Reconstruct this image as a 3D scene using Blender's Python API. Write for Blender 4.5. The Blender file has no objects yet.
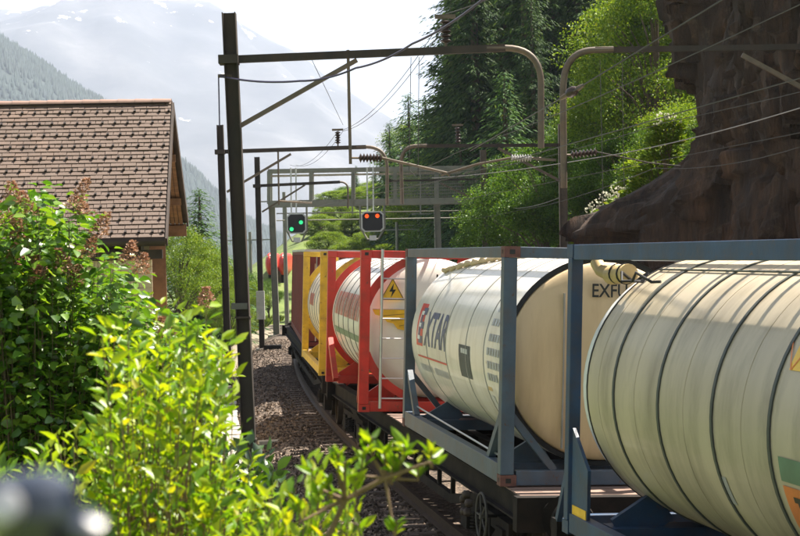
import bpy, bmesh, math, random
import numpy as np
from mathutils import Vector, Matrix, noise

R = math.radians
random.seed(11)
rng = np.random.default_rng(5)
scene = bpy.context.scene
col = scene.collection

# ------------------------------------------------------------------ camera
F_PX = 1531.0                       # focal length in pixels of an 800 px wide frame
cam_d = bpy.data.cameras.new('camera')
cam_d.sensor_width = 36.0
cam_d.lens = F_PX / 800 * 36
cam_d.clip_start = 0.05
cam_d.clip_end = 20000
cam_d.dof.use_dof = True
cam_d.dof.focus_distance = 19.0
cam_d.dof.aperture_fstop = 9.0
cam = bpy.data.objects.new('camera', cam_d)
col.objects.link(cam)
CAM = Vector((0, 0, 3.69))
CAM_R = Matrix.Rotation(R(90 - 0.28), 3, 'X') @ Matrix.Rotation(R(-1.4), 3, 'Z')
cam.matrix_world = Matrix.Translation(CAM) @ CAM_R.to_4x4()
scene.camera = cam

# ------------------------------------------------------------------ light
SUN_EL, SUN_AZ = R(60), R(60)
world = bpy.data.worlds.new('World')
scene.world = world
world.use_nodes = True
wn = world.node_tree
sky = wn.nodes.new('ShaderNodeTexSky')
sky.sky_type = 'NISHITA'
sky.sun_disc = False
sky.sun_elevation = SUN_EL
sky.sun_rotation = SUN_AZ
sky.altitude = 900
sky.dust_density = 2.5
hsv = wn.nodes.new('ShaderNodeHueSaturation')
hsv.inputs['Saturation'].default_value = 0.40
wn.links.new(sky.outputs[0], hsv.inputs['Color'])
wn.links.new(hsv.outputs[0], wn.nodes['Background'].inputs[0])
wn.nodes['Background'].inputs[1].default_value = 0.05
sun_d = bpy.data.lights.new('sun', 'SUN')
sun_d.energy = 5.0
sun_d.angle = R(0.5)
sun_d.color = (1.0, 0.92, 0.80)
sun = bpy.data.objects.new('sun', sun_d)
col.objects.link(sun)
SUN_V = Vector((math.cos(SUN_EL) * math.sin(SUN_AZ), math.cos(SUN_EL) * math.cos(SUN_AZ), math.sin(SUN_EL)))
sun.rotation_euler = (-SUN_V).to_track_quat('-Z', 'Y').to_euler()
sun.location = SUN_V * 60

vs = scene.view_settings
vs.view_transform = 'Standard'
vs.look = 'None'
vs.exposure = 1.75
vs.gamma = 1.0
vs.use_curve_mapping = False
scene.render.engine = 'CYCLES'
cy = scene.cycles
cy.use_denoising = True
cy.max_bounces = 8
cy.diffuse_bounces = 4
cy.glossy_bounces = 3
cy.transmission_bounces = 6
cy.transparent_max_bounces = 8
cy.volume_bounces = 2
cy.sample_clamp_indirect = 6.0


# ------------------------------------------------------------------ helpers
def at(px, py, d):
    """world point seen at photograph pixel (px, py) at distance d along the view"""
    ray = CAM_R @ Vector(((px - 400) / F_PX, -(py - 268) / F_PX, -1))
    return CAM + ray * (d / ray.y)


def tag(o, label=None, cat=None, group=None, kind=None):
    if label: o['label'] = label
    if cat: o['category'] = cat
    if group: o['group'] = group
    if kind: o['kind'] = kind
    return o


def empty(name, loc=(0, 0, 0), rz=0.0):
    o = bpy.data.objects.new(name, None)
    o.empty_display_size = 0.2
    col.objects.link(o)
    o.location = loc
    o.rotation_euler = (0, 0, rz)
    return o


def link_mesh(name, me, parent=None):
    o = bpy.data.objects.new(name, me)
    col.objects.link(o)
    o.parent = parent
    return o


class MB:
    """collects shapes, builds ONE mesh object"""
    def __init__(s):
        s.v, s.f, s.m = [], [], []

    def add(s, vs_, fs, m=0):
        b = len(s.v)
        s.v += [tuple(p) for p in vs_]
        s.f += [tuple(i + b for i in f) for f in fs]
        s.m += [m] * len(fs)
        return s

    def box(s, c, sz, rot=None, m=0):
        hx, hy, hz = sz[0] / 2, sz[1] / 2, sz[2] / 2
        ps = [Vector((x, y, z)) for x in (-hx, hx) for y in (-hy, hy) for z in (-hz, hz)]
        if rot is not None: ps = [rot @ p for p in ps]
        c = Vector(c)
        return s.add([p + c for p in ps], [(0, 1, 3, 2), (4, 6, 7, 5), (0, 4, 5, 1), (2, 3, 7, 6), (0, 2, 6, 4), (1, 5, 7, 3)], m)

    def beam(s, a, b, w, h, m=0, up=(0, 0, 1)):
        a, b = Vector(a), Vector(b)
        y = (b - a); L = y.length; y.normalize()
        up = Vector(up)
        x = y.cross(up)
        if x.length < 1e-4: x = y.cross(Vector((1, 0, 0)))
        x.normalize(); z = x.cross(y)
        return s.box((a + b) / 2, (w, L, h), Matrix((x, y, z)).transposed(), m)

    def ibeam(s, a, b, w, h, t=0.014, m=0, up=(0, 0, 1)):
        a, b = Vector(a), Vector(b)
        y = (b - a).normalized(); up = Vector(up)
        x = y.cross(up)
        if x.length < 1e-4: x = y.cross(Vector((1, 0, 0)))
        x.normalize(); z = x.cross(y)
        o = z * (h / 2 - t / 2)
        s.beam(a + o, b + o, w, t, m, z); s.beam(a - o, b - o, w, t, m, z)
        return s.beam(a, b, t, h - 2 * t, m, z)

    def tube(s, pts, r, n=8, m=0, cap=True):
        pts = [Vector(p) for p in pts]
        rs = r if isinstance(r, (list, tuple)) else [r] * len(pts)
        t0 = (pts[1] - pts[0]).normalized()
        nx = t0.orthogonal().normalized()
        vs_, fs = [], []
        for i, p in enumerate(pts):
            if i == 0: t = t0
            elif i == len(pts) - 1: t = (pts[i] - pts[i - 1]).normalized()
            else: t = ((pts[i + 1] - pts[i]).normalized() + (pts[i] - pts[i - 1]).normalized()).normalized()
            nx = (nx - t * nx.dot(t)).normalized()
            ny = t.cross(nx)
            for k in range(n):
                a = 2 * math.pi * k / n
                vs_.append(p + (nx * math.cos(a) + ny * math.sin(a)) * rs[i])
        for i in range(len(pts) - 1):
            for k in range(n):
                k2 = (k + 1) % n
                fs.append((i * n + k, i * n + k2, (i + 1) * n + k2, (i + 1) * n + k))
        if cap:
            fs.append(tuple(range(n - 1, -1, -1)))
            fs.append(tuple((len(pts) - 1) * n + k for k in range(n)))
        return s.add(vs_, fs, m)

    def lathe(s, prof, c=(0, 0, 0), axis=(0, 0, 1), n=24, m=0, ms=None):
        """prof: (radius, height along axis)"""
        ax = Vector(axis).normalized(); nx = ax.orthogonal().normalized(); ny = ax.cross(nx); c = Vector(c)
        vs_, fs, mm = [], [], []
        for r, h in prof:
            for k in range(n):
                a = 2 * math.pi * k / n
                vs_.append(c + ax * h + (nx * math.cos(a) + ny * math.sin(a)) * max(r, 1e-4))
        for i in range(len(prof) - 1):
            for k in range(n):
                k2 = (k + 1) % n
                fs.append((i * n + k, i * n + k2, (i + 1) * n + k2, (i + 1) * n + k))
                mm.append(ms[i] if ms else m)
        b = len(s.v)
        s.v += [tuple(p) for p in vs_]; s.f += [tuple(i + b for i in f) for f in fs]; s.m += mm
        return s

    def mesh(s, name, mats, smooth=False):
        me = bpy.data.meshes.new(name)
        me.from_pydata(s.v, [], s.f)
        for m in (mats if isinstance(mats, (list, tuple)) else [mats]): me.materials.append(m)
        if any(s.m): me.polygons.foreach_set('material_index', s.m)
        if smooth:
            me.shade_smooth()
            me.set_sharp_from_angle(angle=R(38))
        me.update()
        return me

    def build(s, name, mats, parent=None, smooth=False, bevel=0):
        o = link_mesh(name, s.mesh(name, mats, smooth), parent)
        if bevel:
            b = o.modifiers.new('bevel', 'BEVEL'); b.width = bevel; b.segments = 2; b.limit_method = 'ANGLE'
        return o


def np_mesh(name, V, Fq, mat, smooth=False):
    """fast mesh from numpy arrays; Fq (n,3) or (n,4)"""
    me = bpy.data.meshes.new(name)
    n, k = Fq.shape
    me.vertices.add(len(V)); me.vertices.foreach_set('co', np.ascontiguousarray(V, dtype=np.float32).ravel())
    me.loops.add(n * k); me.loops.foreach_set('vertex_index', np.ascontiguousarray(Fq, dtype=np.int32).ravel())
    me.polygons.add(n); me.polygons.foreach_set('loop_start', np.arange(0, n * k, k, dtype=np.int32))
    me.materials.append(mat)
    me.update(calc_edges=True)
    if smooth: me.shade_smooth()
    return me


def scatter(tv, tf, pos, X, Y, Z):
    """copies of a template: pos (N,3); X,Y,Z (N,3) axes already scaled"""
    N, k = len(pos), len(tv)
    V = pos[:, None, :] + tv[None, :, 0:1] * X[:, None, :] + tv[None, :, 1:2] * Y[:, None, :] + tv[None, :, 2:3] * Z[:, None, :]
    Fq = (tf[None, :, :] + (np.arange(N) * k)[:, None, None]).reshape(-1, tf.shape[1])
    return V.reshape(-1, 3), Fq


def frames(dirs, spin=None, up=None):
    """orthonormal frames with Y along dirs, Z spun at random or near up"""
    N = len(dirs)
    y = dirs / np.linalg.norm(dirs, axis=1, keepdims=True)
    ref = rng.normal(size=(N, 3)) if up is None else np.tile(np.array(up, float), (N, 1)) + rng.normal(size=(N, 3)) * (spin or 0.3)
    x = np.cross(y, ref); x /= np.linalg.norm(x, axis=1, keepdims=True) + 1e-9
    z = np.cross(x, y)
    return x, y, z


# leaf: folded along its midrib, pointed; unit length along Y
LEAF_V = np.array([(0, 0, 0), (-.5, .33, .10), (0, .38, 0), (.5, .33, .10), (-.36, .68, .08), (.36, .68, .08), (0, 1, -.05)], float)
LEAF_F = np.array([(0, 2, 1), (0, 3, 2), (1, 2, 4), (2, 3, 5), (4, 2, 6), (2, 5, 6)])
LEAF4_V = np.array([(0, 0, 0), (-.5, .45, .1), (0, 1, -.05), (.5, .45, .1)], float)
LEAF4_F = np.array([(0, 3, 2, 1)])


# ------------------------------------------------------------------ materials
MATS = {}


def nt(name):
    m = bpy.data.materials.new(name); m.use_nodes = True
    return m, m.node_tree, m.node_tree.nodes['Principled BSDF']


def noise_node(t, scale, detail=4, vec=None, rough=.55):
    n = t.nodes.new('ShaderNodeTexNoise'); n.inputs['Scale'].default_value = scale
    n.inputs['Detail'].default_value = detail; n.inputs['Roughness'].default_value = rough
    if vec is not None: t.links.new(vec, n.inputs['Vector'])
    return n


def ramp(t, fac, stops):
    r = t.nodes.new('ShaderNodeValToRGB')
    while len(r.color_ramp.elements) < len(stops): r.color_ramp.elements.new(.5)
    for e, (p, c) in zip(r.color_ramp.elements, stops):
        e.position = p; e.color = (*c, 1) if len(c) == 3 else c
    t.links.new(fac, r.inputs[0])
    return r


def mixc(t, fac, a, b, mode='MIX'):
    m = t.nodes.new('ShaderNodeMix'); m.data_type = 'RGBA'; m.blend_type = mode
    for i, v in ((0, fac), (6, a), (7, b)):
        if isinstance(v, (int, float)): m.inputs[i].default_value = v
        elif isinstance(v, tuple): m.inputs[i].default_value = (*v, 1)
        else: t.links.new(v, m.inputs[i])
    return m.outputs[2]


def pbr(name, c, rough=.6, metal=0.0, var=.2, scale=4.0, dirt=None, dirt_amt=.5, dscale=2.0, stretch=(1, 1, 1), bump=0.0, bscale=40.0, coat=0.0, spec=.5, chips=None):
    m, t, p = nt(name)
    tc = t.nodes.new('ShaderNodeTexCoord')
    mp = t.nodes.new('ShaderNodeMapping'); mp.inputs['Scale'].default_value = stretch
    t.links.new(tc.outputs['Object'], mp.inputs['Vector'])
    n1 = noise_node(t, scale, 5, mp.outputs[0])
    c1 = tuple(max(0, x * (1 - var)) for x in c); c2 = tuple(min(1, x * (1 + var)) for x in c)
    colr = ramp(t, n1.outputs[0], [(.3, c1), (.7, c2)]).outputs[0]
    if dirt:
        n2 = noise_node(t, dscale, 7, mp.outputs[0], .65)
        f = ramp(t, n2.outputs[0], [(.45, (0, 0, 0)), (.75, (dirt_amt,) * 3)]).outputs[0]
        colr = mixc(t, f, colr, dirt)
    if chips:
        nc = noise_node(t, 13, 8, tc.outputs['Object'], .75)
        colr = mixc(t, ramp(t, nc.outputs[0], [(.60, (0, 0, 0)), (.66, (.9, .9, .9))]).outputs[0], colr, chips)
    t.links.new(colr, p.inputs['Base Color'])
    p.inputs['Roughness'].default_value = rough
    p.inputs['Metallic'].default_value = metal
    p.inputs['Coat Weight'].default_value = coat
    p.inputs['Specular IOR Level'].default_value = spec
    if bump:
        nb = noise_node(t, bscale, 6, tc.outputs['Object'])
        b = t.nodes.new('ShaderNodeBump'); b.inputs['Strength'].default_value = bump; b.inputs['Distance'].default_value = .02
        t.links.new(nb.outputs[0], b.inputs['Height']); t.links.new(b.outputs[0], p.inputs['Normal'])
    MATS[name] = m
    return m


def leafmat(name, a, b, trans=.45, gloss=.08, tr_tint=(1.25, 1.15, .5), rough=.4):
    m = bpy.data.materials.new(name); m.use_nodes = True
    t = m.node_tree; t.nodes.clear()
    out = t.nodes.new('ShaderNodeOutputMaterial')
    g = t.nodes.new('ShaderNodeNewGeometry')
    mid = tuple((x + y) / 2 for x, y in zip(a, b)); dry = tuple(x * k for x, k in zip(b, (1.05, .75, .9)))
    cr = ramp(t, g.outputs['Random Per Island'], [(0, tuple(x * .55 for x in a)), (.25, a), (.6, mid), (.93, b), (1, dry)]).outputs[0]
    d = t.nodes.new('ShaderNodeBsdfDiffuse'); tr = t.nodes.new('ShaderNodeBsdfTranslucent'); gl = t.nodes.new('ShaderNodeBsdfGlossy')
    gl.inputs['Roughness'].default_value = rough
    t.links.new(cr, d.inputs[0])
    t.links.new(mixc(t, 1.0, cr, tr_tint, 'MULTIPLY'), tr.inputs[0])
    m1 = t.nodes.new('ShaderNodeMixShader'); m1.inputs[0].default_value = trans
    t.links.new(d.outputs[0], m1.inputs[1]); t.links.new(tr.outputs[0], m1.inputs[2])
    m2 = t.nodes.new('ShaderNodeMixShader'); m2.inputs[0].default_value = gloss
    t.links.new(m1.outputs[0], m2.inputs[1]); t.links.new(gl.outputs[0], m2.inputs[2])
    t.links.new(m2.outputs[0], out.inputs[0])
    MATS[name] = m
    return m


def emis(name, c, s):
    m, t, p = nt(name)
    p.inputs['Base Color'].default_value = (*c, 1); p.inputs['Emission Color'].default_value = (*c, 1); p.inputs['Emission Strength'].default_value = s
    return m


rust_c = (.09, .045, .022)
M_STEEL = pbr('mast_steel', (.036, .030, .025), .75, .2, .35, 3, (.075, .045, .03), .7, 2, (1, 1, .35), .3, 30)
M_GALV = pbr('galvanised_tube', (.13, .105, .08), .6, .35, .25, 6, (.14, .085, .05), .7, 3)
M_GANTRY = pbr('gantry_paint', (.24, .24, .20), .6, .2, .3, 3, (.10, .06, .04), .5, 3)
M_INSUL = pbr('insulator_brown', (.030, .016, .012), .45, 0, .3, 8, coat=.15)
M_INSUL_L = pbr('insulator_grey', (.35, .34, .33), .35, 0, .2, 8)
M_WIRE = pbr('copper_wire', (.05, .048, .045), .8, 0, .2, 2)
M_WIRE_L = pbr('bright_wire', (.22, .21, .20), .5, .5, .1, 2)
M_CABLE = pbr('feeder_cable', (.06, .05, .10), .5, .2, .2, 2)
M_BLUE = pbr('blue_grey_paint', (.072, .105, .145), .42, 0, .22, 2.5, (.11, .075, .055), .55, 4, bump=.1, bscale=25, chips=(.10, .055, .035))
M_NAVY = pbr('navy_paint', (.022, .058, .125), .5, 0, .25, 2.5, (.07, .05, .04), .6, 4, bump=.1, bscale=25, chips=(.10, .055, .035))
M_REDF = pbr('red_frame_paint', (.55, .035, .022), .4, 0, .2, 3, (.22, .05, .03), .5, 4, chips=(.10, .055, .035))
M_YELF = pbr('yellow_frame_paint', (.68, .44, .03), .42, 0, .18, 3, (.3, .17, .05), .6, 4, chips=(.10, .055, .035))
M_BROWN = pbr('oxide_red_paint', (.17, .022, .016), .7, 0, .25, 1.5, (.09, .04, .03), .5, 2)
M_CORNER = pbr('rusty_corner', (.17, .07, .055), .7, .1, .35, 14, (.07, .05, .05), .6, 9)
M_WHITE = pbr('white_tank_paint', (.76, .71, .63), .35, 0, .06, 1.2, (.38, .33, .25), .45, 1.6, (.45, 3.2, .45), coat=.15)
M_WHITE2 = pbr('white_tank_paint_clean', (.79, .75, .68), .35, 0, .05, 1.2, (.45, .40, .33), .35, 1.4, (.45, 2.5, .45), coat=.15)
M_BEIGE = pbr('beige_head_cladding', (.66, .49, .29), .5, 0, .08, 1.5, (.36, .23, .12), .45, 2.2, (2.2, 1, .35))
M_NEAR = pbr('weathered_beige_tank', (.49, .415, .295), .45, 0, .12, 1.1, (.17, .14, .09), .72, 1.5, (.5, 2.0, .5), coat=.1)
M_STRAP = pbr('dark_strap', (.06, .068, .062), .55, .1, .2, 5)
M_SEAM = pbr('seam_grey', (.33, .31, .29), .5, 0, .2, 5)
M_BLACK = pbr('black_rubber_gap_shade', (.012, .012, .013), .6, 0, .3, 5)
M_ALU = pbr('aluminium', (.55, .55, .55), .35, .7, .1, 4)
M_TLRED = pbr('print_red', (.62, .06, .05), .4)
M_TLBLUE = pbr('print_blue', (.06, .10, .19), .4)
M_PGREY = pbr('print_grey', (.38, .38, .40), .5)
M_PFADE = pbr('print_faded', (.56, .55, .55), .5)
M_PFRED = pbr('print_faded_red', (.55, .17, .13), .5)
M_PGREEN = pbr('print_green', (.12, .22, .14), .5)
M_SLATE = pbr('placard_slate', (.06, .075, .085), .5)
M_WARN = pbr('warning_yellow', (.85, .50, .03), .4)
M_ORANGE = pbr('placard_orange', (.75, .20, .03), .45)
M_PBLACK = pbr('print_black', (.015, .015, .015), .5)
M_PWHITE = pbr('print_white', (.75, .75, .73), .5)
M_WAGON = pbr('wagon_steel', (.014, .012, .011), .85, 0, .35, 3, (.04, .028, .02), .6, 3, bump=.2, spec=.2)
M_DECK = pbr('wagon_deck', (.25, .165, .13), .85, 0, .25, 4, (.16, .11, .08), .7, 3)
M_WHEEL = pbr('wheel_steel', (.06, .045, .035), .6, .4, .3, 4)
M_RAIL = pbr('rail_steel', (.055, .035, .025), .7, .3, .3, 4)
M_SLEEP = pbr('sleeper_steel', (.09, .065, .05), .85, 0, .3, 6, bump=.3)
M_CONC = pbr('concrete', (.36, .34, .30), .9, 0, .2, 5, (.18, .17, .13), .5, 3, bump=.3)
M_STONE = None
M_TILE = pbr('roof_tile', (.125, .083, .062), .6, 0, .28, 2.3, (.12, .095, .08), .6, 2.0, bump=.15)
M_RIDGE = pbr('ridge_tile', (.26, .155, .12), .7, 0, .2, 3, (.22, .17, .14), .5, 4)
M_HOOK = pbr('snow_hook', (.03, .022, .02), .6, .3)
M_WOOD = pbr('aged_wood', (.22, .12, .06), .75, 0, .3, 3, (.09, .05, .03), .5, 4, (1, 6, 1), .3)
M_WOODD = pbr('dark_wood', (.05, .035, .028), .8, 0, .3, 3, (.03, .02, .015), .5, 4)
M_PLANK = pbr('pale_plank', (.62, .49, .31), .8, 0, .2, 3, (.27, .18, .10), .6, 3, (.4, 3, 6), .2)
M_BARK = pbr('bark', (.10, .07, .05), .9, 0, .35, 5, (.05, .04, .03), .5, 8, bump=.5)
M_TWIG = pbr('twig', (.15, .10, .055), .85, 0, .3, 20)
M_REDT = pbr('railcar_red', (.55, .04, .03), .4, 0, .15, 2)
M_SIGBLK = pbr('signal_black', (.012, .012, .014), .5)
M_SIGWHT = pbr('signal_white', (.62, .62, .60), .5, 0, .1, 5)
M_NAVYG = pbr('navy_gloss', (.012, .018, .032), .22, 0, .2, 5, coat=.8)

L_LIME = leafmat('lime_leaf', (.13, .27, .010), (.36, .46, .02), .52, .035, (1.3, 1.15, .35))
L_LILAC = leafmat('lilac_leaf', (.065, .17, .016), (.19, .32, .03), .44, .07, (1.3, 1.25, .4), .35)
L_DARK = leafmat('dark_leaf', (.02, .06, .012), (.06, .13, .02), .3, .08)
L_FLOWER = leafmat('faded_blossom', (.30, .17, .11), (.50, .33, .24), .25, .02, (1, .8, .7))
L_DECID = leafmat('broadleaf', (.05, .12, .02), (.12, .22, .03), .42, .02, (1.3, 1.2, .4))
L_DECID2 = leafmat('broadleaf_bright', (.10, .19, .02), (.22, .32, .04), .45, .02, (1.3, 1.15, .4))
L_SPRUCE = leafmat('spruce_needles', (.028, .062, .022), (.075, .125, .038), .3, .012, (1.2, 1.2, .5), .5)
L_SPRUCE2 = leafmat('spruce_light', (.045, .10, .04), (.10, .17, .055), .3, .012, (1.2, 1.2, .5), .5)
L_GRASS = leafmat('grass_blade', (.07, .13, .02), (.20, .26, .05), .4, .04, (1.2, 1.1, .4))
L_WHITE = leafmat('white_umbel', (.55, .55, .45), (.75, .74, .62), .4, .02, (1, 1, .9))


def ground_mat():
    m, t, p = nt('ground_soil_grass')
    tc = t.nodes.new('ShaderNodeTexCoord')
    n1 = noise_node(t, .35, 6, tc.outputs['Object']); n2 = noise_node(t, 6, 6, tc.outputs['Object'])
    a = ramp(t, n1.outputs[0], [(.35, (.075, .115, .022)), (.55, (.13, .18, .035)), (.72, (.17, .17, .06))]).outputs[0]
    b = mixc(t, ramp(t, n2.outputs[0], [(.4, (0, 0, 0)), (.8, (.6, .6, .6))]).outputs[0], a, (.06, .09, .02))
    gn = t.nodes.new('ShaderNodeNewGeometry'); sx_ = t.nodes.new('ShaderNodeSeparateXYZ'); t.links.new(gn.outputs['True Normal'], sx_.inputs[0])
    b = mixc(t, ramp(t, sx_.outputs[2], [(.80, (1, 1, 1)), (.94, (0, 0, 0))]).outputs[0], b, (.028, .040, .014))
    t.links.new(b, p.inputs['Base Color']); p.inputs['Roughness'].default_value = .95
    bp = t.nodes.new('ShaderNodeBump'); bp.inputs['Strength'].default_value = .6; bp.inputs['Distance'].default_value = .1
    t.links.new(n2.outputs[0], bp.inputs['Height']); t.links.new(bp.outputs[0], p.inputs['Normal'])
    return m


def gravel_mat(name, a, b, c):
    m, t, p = nt(name)
    tc = t.nodes.new('ShaderNodeTexCoord')
    vo = t.nodes.new('ShaderNodeTexVoronoi'); vo.inputs['Scale'].default_value = 22
    t.links.new(tc.outputs['Object'], vo.inputs['Vector'])
    n1 = noise_node(t, 1.2, 5, tc.outputs['Object'])
    cc = ramp(t, vo.outputs['Color'], [(.1, a), (.5, b), (.9, c)]).outputs[0]
    cc = mixc(t, ramp(t, n1.outputs[0], [(.4, (0, 0, 0)), (.75, (.5, .5, .5))]).outputs[0], cc, a)
    t.links.new(cc, p.inputs['Base Color']); p.inputs['Roughness'].default_value = .95
    bp = t.nodes.new('ShaderNodeBump'); bp.inputs['Strength'].default_value = .9; bp.inputs['Distance'].default_value = .04
    t.links.new(vo.outputs['Distance'], bp.inputs['Height']); t.links.new(bp.outputs[0], p.inputs['Normal'])
    return m


def stone_mat():
    m, t, p = nt('ballast_stone')
    g = t.nodes.new('ShaderNodeNewGeometry')
    cr = ramp(t, g.outputs['Random Per Island'], [(0, (.04, .03, .023)), (.5, (.13, .094, .07)), (1, (.34, .26, .20))]).outputs[0]
    t.links.new(cr, p.inputs['Base Color']); p.inputs['Roughness'].default_value = .9
    return m


def rock_mat():
    m, t, p = nt('cliff_rock')
    tc = t.nodes.new('ShaderNodeTexCoord')
    mp = t.nodes.new('ShaderNodeMapping'); mp.inputs['Scale'].default_value = (1.6, 1.6, .32)
    mp.inputs['Rotation'].default_value = (0, R(8), 0)
    t.links.new(tc.outputs['Object'], mp.inputs[0])
    n1 = noise_node(t, .9, 8, mp.outputs[0], .7); n2 = noise_node(t, 5, 8, mp.outputs[0], .65)
    a = ramp(t, n1.outputs[0], [(.3, (.010, .007, .005)), (.5, (.050, .029, .017)), (.72, (.13, .072, .040))]).outputs[0]
    b = mixc(t, ramp(t, n2.outputs[0], [(.45, (0, 0, 0)), (.75, (.7, .7, .7))]).outputs[0], a, (.020, .017, .014))
    n3 = noise_node(t, 1.7, 7, tc.outputs['Object'], .7)
    b = mixc(t, ramp(t, n3.outputs[0], [(.58, (0, 0, 0)), (.70, (.75, .75, .75))]).outputs[0], b, (.13, .092, .06))
    t.links.new(b, p.inputs['Base Color']); p.inputs['Roughness'].default_value = .85
    bp = t.nodes.new('ShaderNodeBump'); bp.inputs['Strength'].default_value = 1; bp.inputs['Distance'].default_value = .25
    t.links.new(n2.outputs[0], bp.inputs['Height']); t.links.new(bp.outputs[0], p.inputs['Normal'])
    return m


def mountain_mat():
    m, t, p = nt('alpine_slope')
    tc = t.nodes.new('ShaderNodeTexCoord')
    n1 = noise_node(t, .0022, 8, tc.outputs['Object'], .6)
    n2 = noise_node(t, .010, 8, tc.outputs['Object'], .65)
    n3 = noise_node(t, .03, 6, tc.outputs['Object'], .6)
    a = ramp(t, n1.outputs[0], [(.35, (.03, .033, .038)), (.52, (.065, .065, .07)), (.68, (.12, .115, .115))]).outputs[0]
    a = mixc(t, ramp(t, n3.outputs[0], [(.4, (0, 0, 0)), (.7, (.5, .5, .5))]).outputs[0], a, (.04, .045, .045))
    sp = t.nodes.new('ShaderNodeSeparateXYZ'); t.links.new(tc.outputs['Object'], sp.inputs[0])
    hz = t.nodes.new('ShaderNodeMapRange'); hz.inputs[1].default_value = 300; hz.inputs[2].default_value = 1100
    hz.inputs[3].default_value = -.10; hz.inputs[4].default_value = .085
    t.links.new(sp.outputs[2], hz.inputs[0])
    ad = t.nodes.new('ShaderNodeMath'); t.links.new(n2.outputs[0], ad.inputs[0]); t.links.new(hz.outputs[0], ad.inputs[1])
    snow = ramp(t, ad.outputs[0], [(.645, (0, 0, 0)), (.67, (1, 1, 1))]).outputs[0]
    b = mixc(t, snow, a, (.85, .86, .88))
    t.links.new(b, p.inputs['Base Color']); p.inputs['Roughness'].default_value = .95
    return m


M_GROUND = ground_mat()
M_BALLAST = gravel_mat('ballast_bed', (.035, .027, .021), (.10, .072, .053), (.21, .155, .115))
M_PATH = gravel_mat('path_gravel', (.16, .13, .09), (.27, .22, .16), (.36, .31, .24))
M_STONE = stone_mat()
M_ROCK = rock_mat()
M_ALP = mountain_mat()
M_FARWOOD = pbr('far_wood', (.018, .030, .028), .95, 0, .35, .02)


# ------------------------------------------------------------------ the line of the track
def xl(y):                           # left edge of the loaded train
    if y > 120: return xl(120) + (y - 120) * .132
    return 1.5 - .207 * (y - 14) + .0016 * (y - 14) ** 2


def xc(y): return xl(y) + 1.22       # centre of the near track


def zr(y): return .007 * (max(-20, min(y, 120)) - 14)


def head(y): return -.207 + .0032 * (min(y, 120) - 14)


CANT = R(2.4)


def sm(a, b, x):
    t = max(0, min(1, (x - a) / (b - a)))
    return t * t * (3 - 2 * t)


def G(x, y):
    """ground height"""
    yy = max(-30, min(y, 160))
    r = x - xc(yy)
    z = zr(yy) - .45
    if r < -3:
        wb = 1 - sm(5.5, 15, y)
        z += wb * 2.45 * sm(-3.2, -5.2, r)
        z += (1 - wb) * .35 * sm(-4.5, -7.5, r)
        z -= min(22, max(0, -r - 9) * .38) * sm(40, 62, y)
    if r > 7.6:
        z += min(70, (r - 7.6) * .85) * sm(24, 50, y)
    if y > 104:
        z += min(9.6, (y - 104) * .16) * sm(-26, -12, r)
    z += noise.noise(Vector((x * .25, y * .25, 0))) * .12 * (1 if abs(r - 2) > 6 else 0)
    return z


def spread(lo, hi, step, grow, far_lo, far_hi):
    a = list(np.arange(lo, hi + step, step)); s = step; x = a[-1]
    while x < far_hi:
        s *= grow; x = min(far_hi, x + s); a.append(x)
    s = step; x = lo; b = []
    while x > far_lo:
        s *= grow; x = max(far_lo, x - s); b.append(x)
    return b[::-1] + a


gx = spread(-26, 34, .7, 1.25, -5000, 5000); gy = spread(-8, 170, .8, 1.25, -1000, 8000)
V = np.array([(x, y, G(x, y)) for y in gy for x in gx]); nx_ = len(gx)
Fq = np.array([(j * nx_ + i, j * nx_ + i + 1, (j + 1) * nx_ + i + 1, (j + 1) * nx_ + i) for j in range(len(gy) - 1) for i in range(nx_ - 1)])
tag(link_mesh('ground', np_mesh('ground', V, Fq, M_GROUND, True)), 'grassy ground falling from the viewpoint to the railway and the valley', 'ground', kind='structure')


# ------------------------------------------------------------------ ballast, path, track
def strip(name, r0, r1, dz, y0, y1, step, nr, mat, bump, edge=.1):
    v, f = [], []
    ys = np.arange(y0, y1, step)
    for y in ys:
        for k in range(nr + 1):
            u = k / nr; r = r0 + (r1 - r0) * u
            e = min(u, 1 - u) * nr
            h = dz * min(1, e / 2) if edge else dz
            v.append((xc(y) + r, y, zr(y) - .45 + h + noise.noise(Vector((r * 5, y * 5, 3))) * bump))
    for j in range(len(ys) - 1):
        for k in range(nr):
            a = j * (nr + 1) + k
            f.append((a, a + 1, a + nr + 2, a + nr + 1))
    return link_mesh(name, np_mesh(name, np.array(v), np.array(f), mat, True))


tag(strip('ballast_bed', -2.75, 7.0, .275, -6, 112, .35, 26, M_BALLAST, .03), kind='structure')
tag(strip('gravel_path', -4.3, -2.72, .035, 10, 90, .5, 6, M_PATH, .012), kind='structure')

# loose stones on the shoulder of the ballast
N = 22000
yy = 12 + 58 * rng.random(N) ** 1.3; rr = -3.0 + 2.4 * rng.random(N)
pos = np.array([(xc(y) + r, y, zr(y) - .45 + (.275 * min(1, max(0, (r + 2.75) / .75)))) for y, r in zip(yy, rr)])
TV = np.array([(-1, -.7, -.5), (1, -.8, -.4), (.8, .9, -.5), (-.9, .8, -.45), (-.5, -.4, .6), (.6, -.3, .5), (.1, .7, .55)], float)
TF = np.array([(0, 1, 5), (0, 5, 4), (1, 2, 6), (1, 6, 5), (2, 3, 6), (3, 0, 4), (3, 4, 6), (4, 5, 6)])
X, Y, Z = frames(rng.normal(size=(N, 3)))
s_ = (.016 + .022 * rng.random(N))[:, None]
V, Fq = scatter(TV, TF, pos, X * s_, Y * s_, Z * s_ * .8)
tag(link_mesh('ballast_stones', np_mesh('ballast_stones', V, Fq, M_STONE)), 'loose grey brown ballast stones beside the train', 'stones', kind='stuff')


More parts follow.
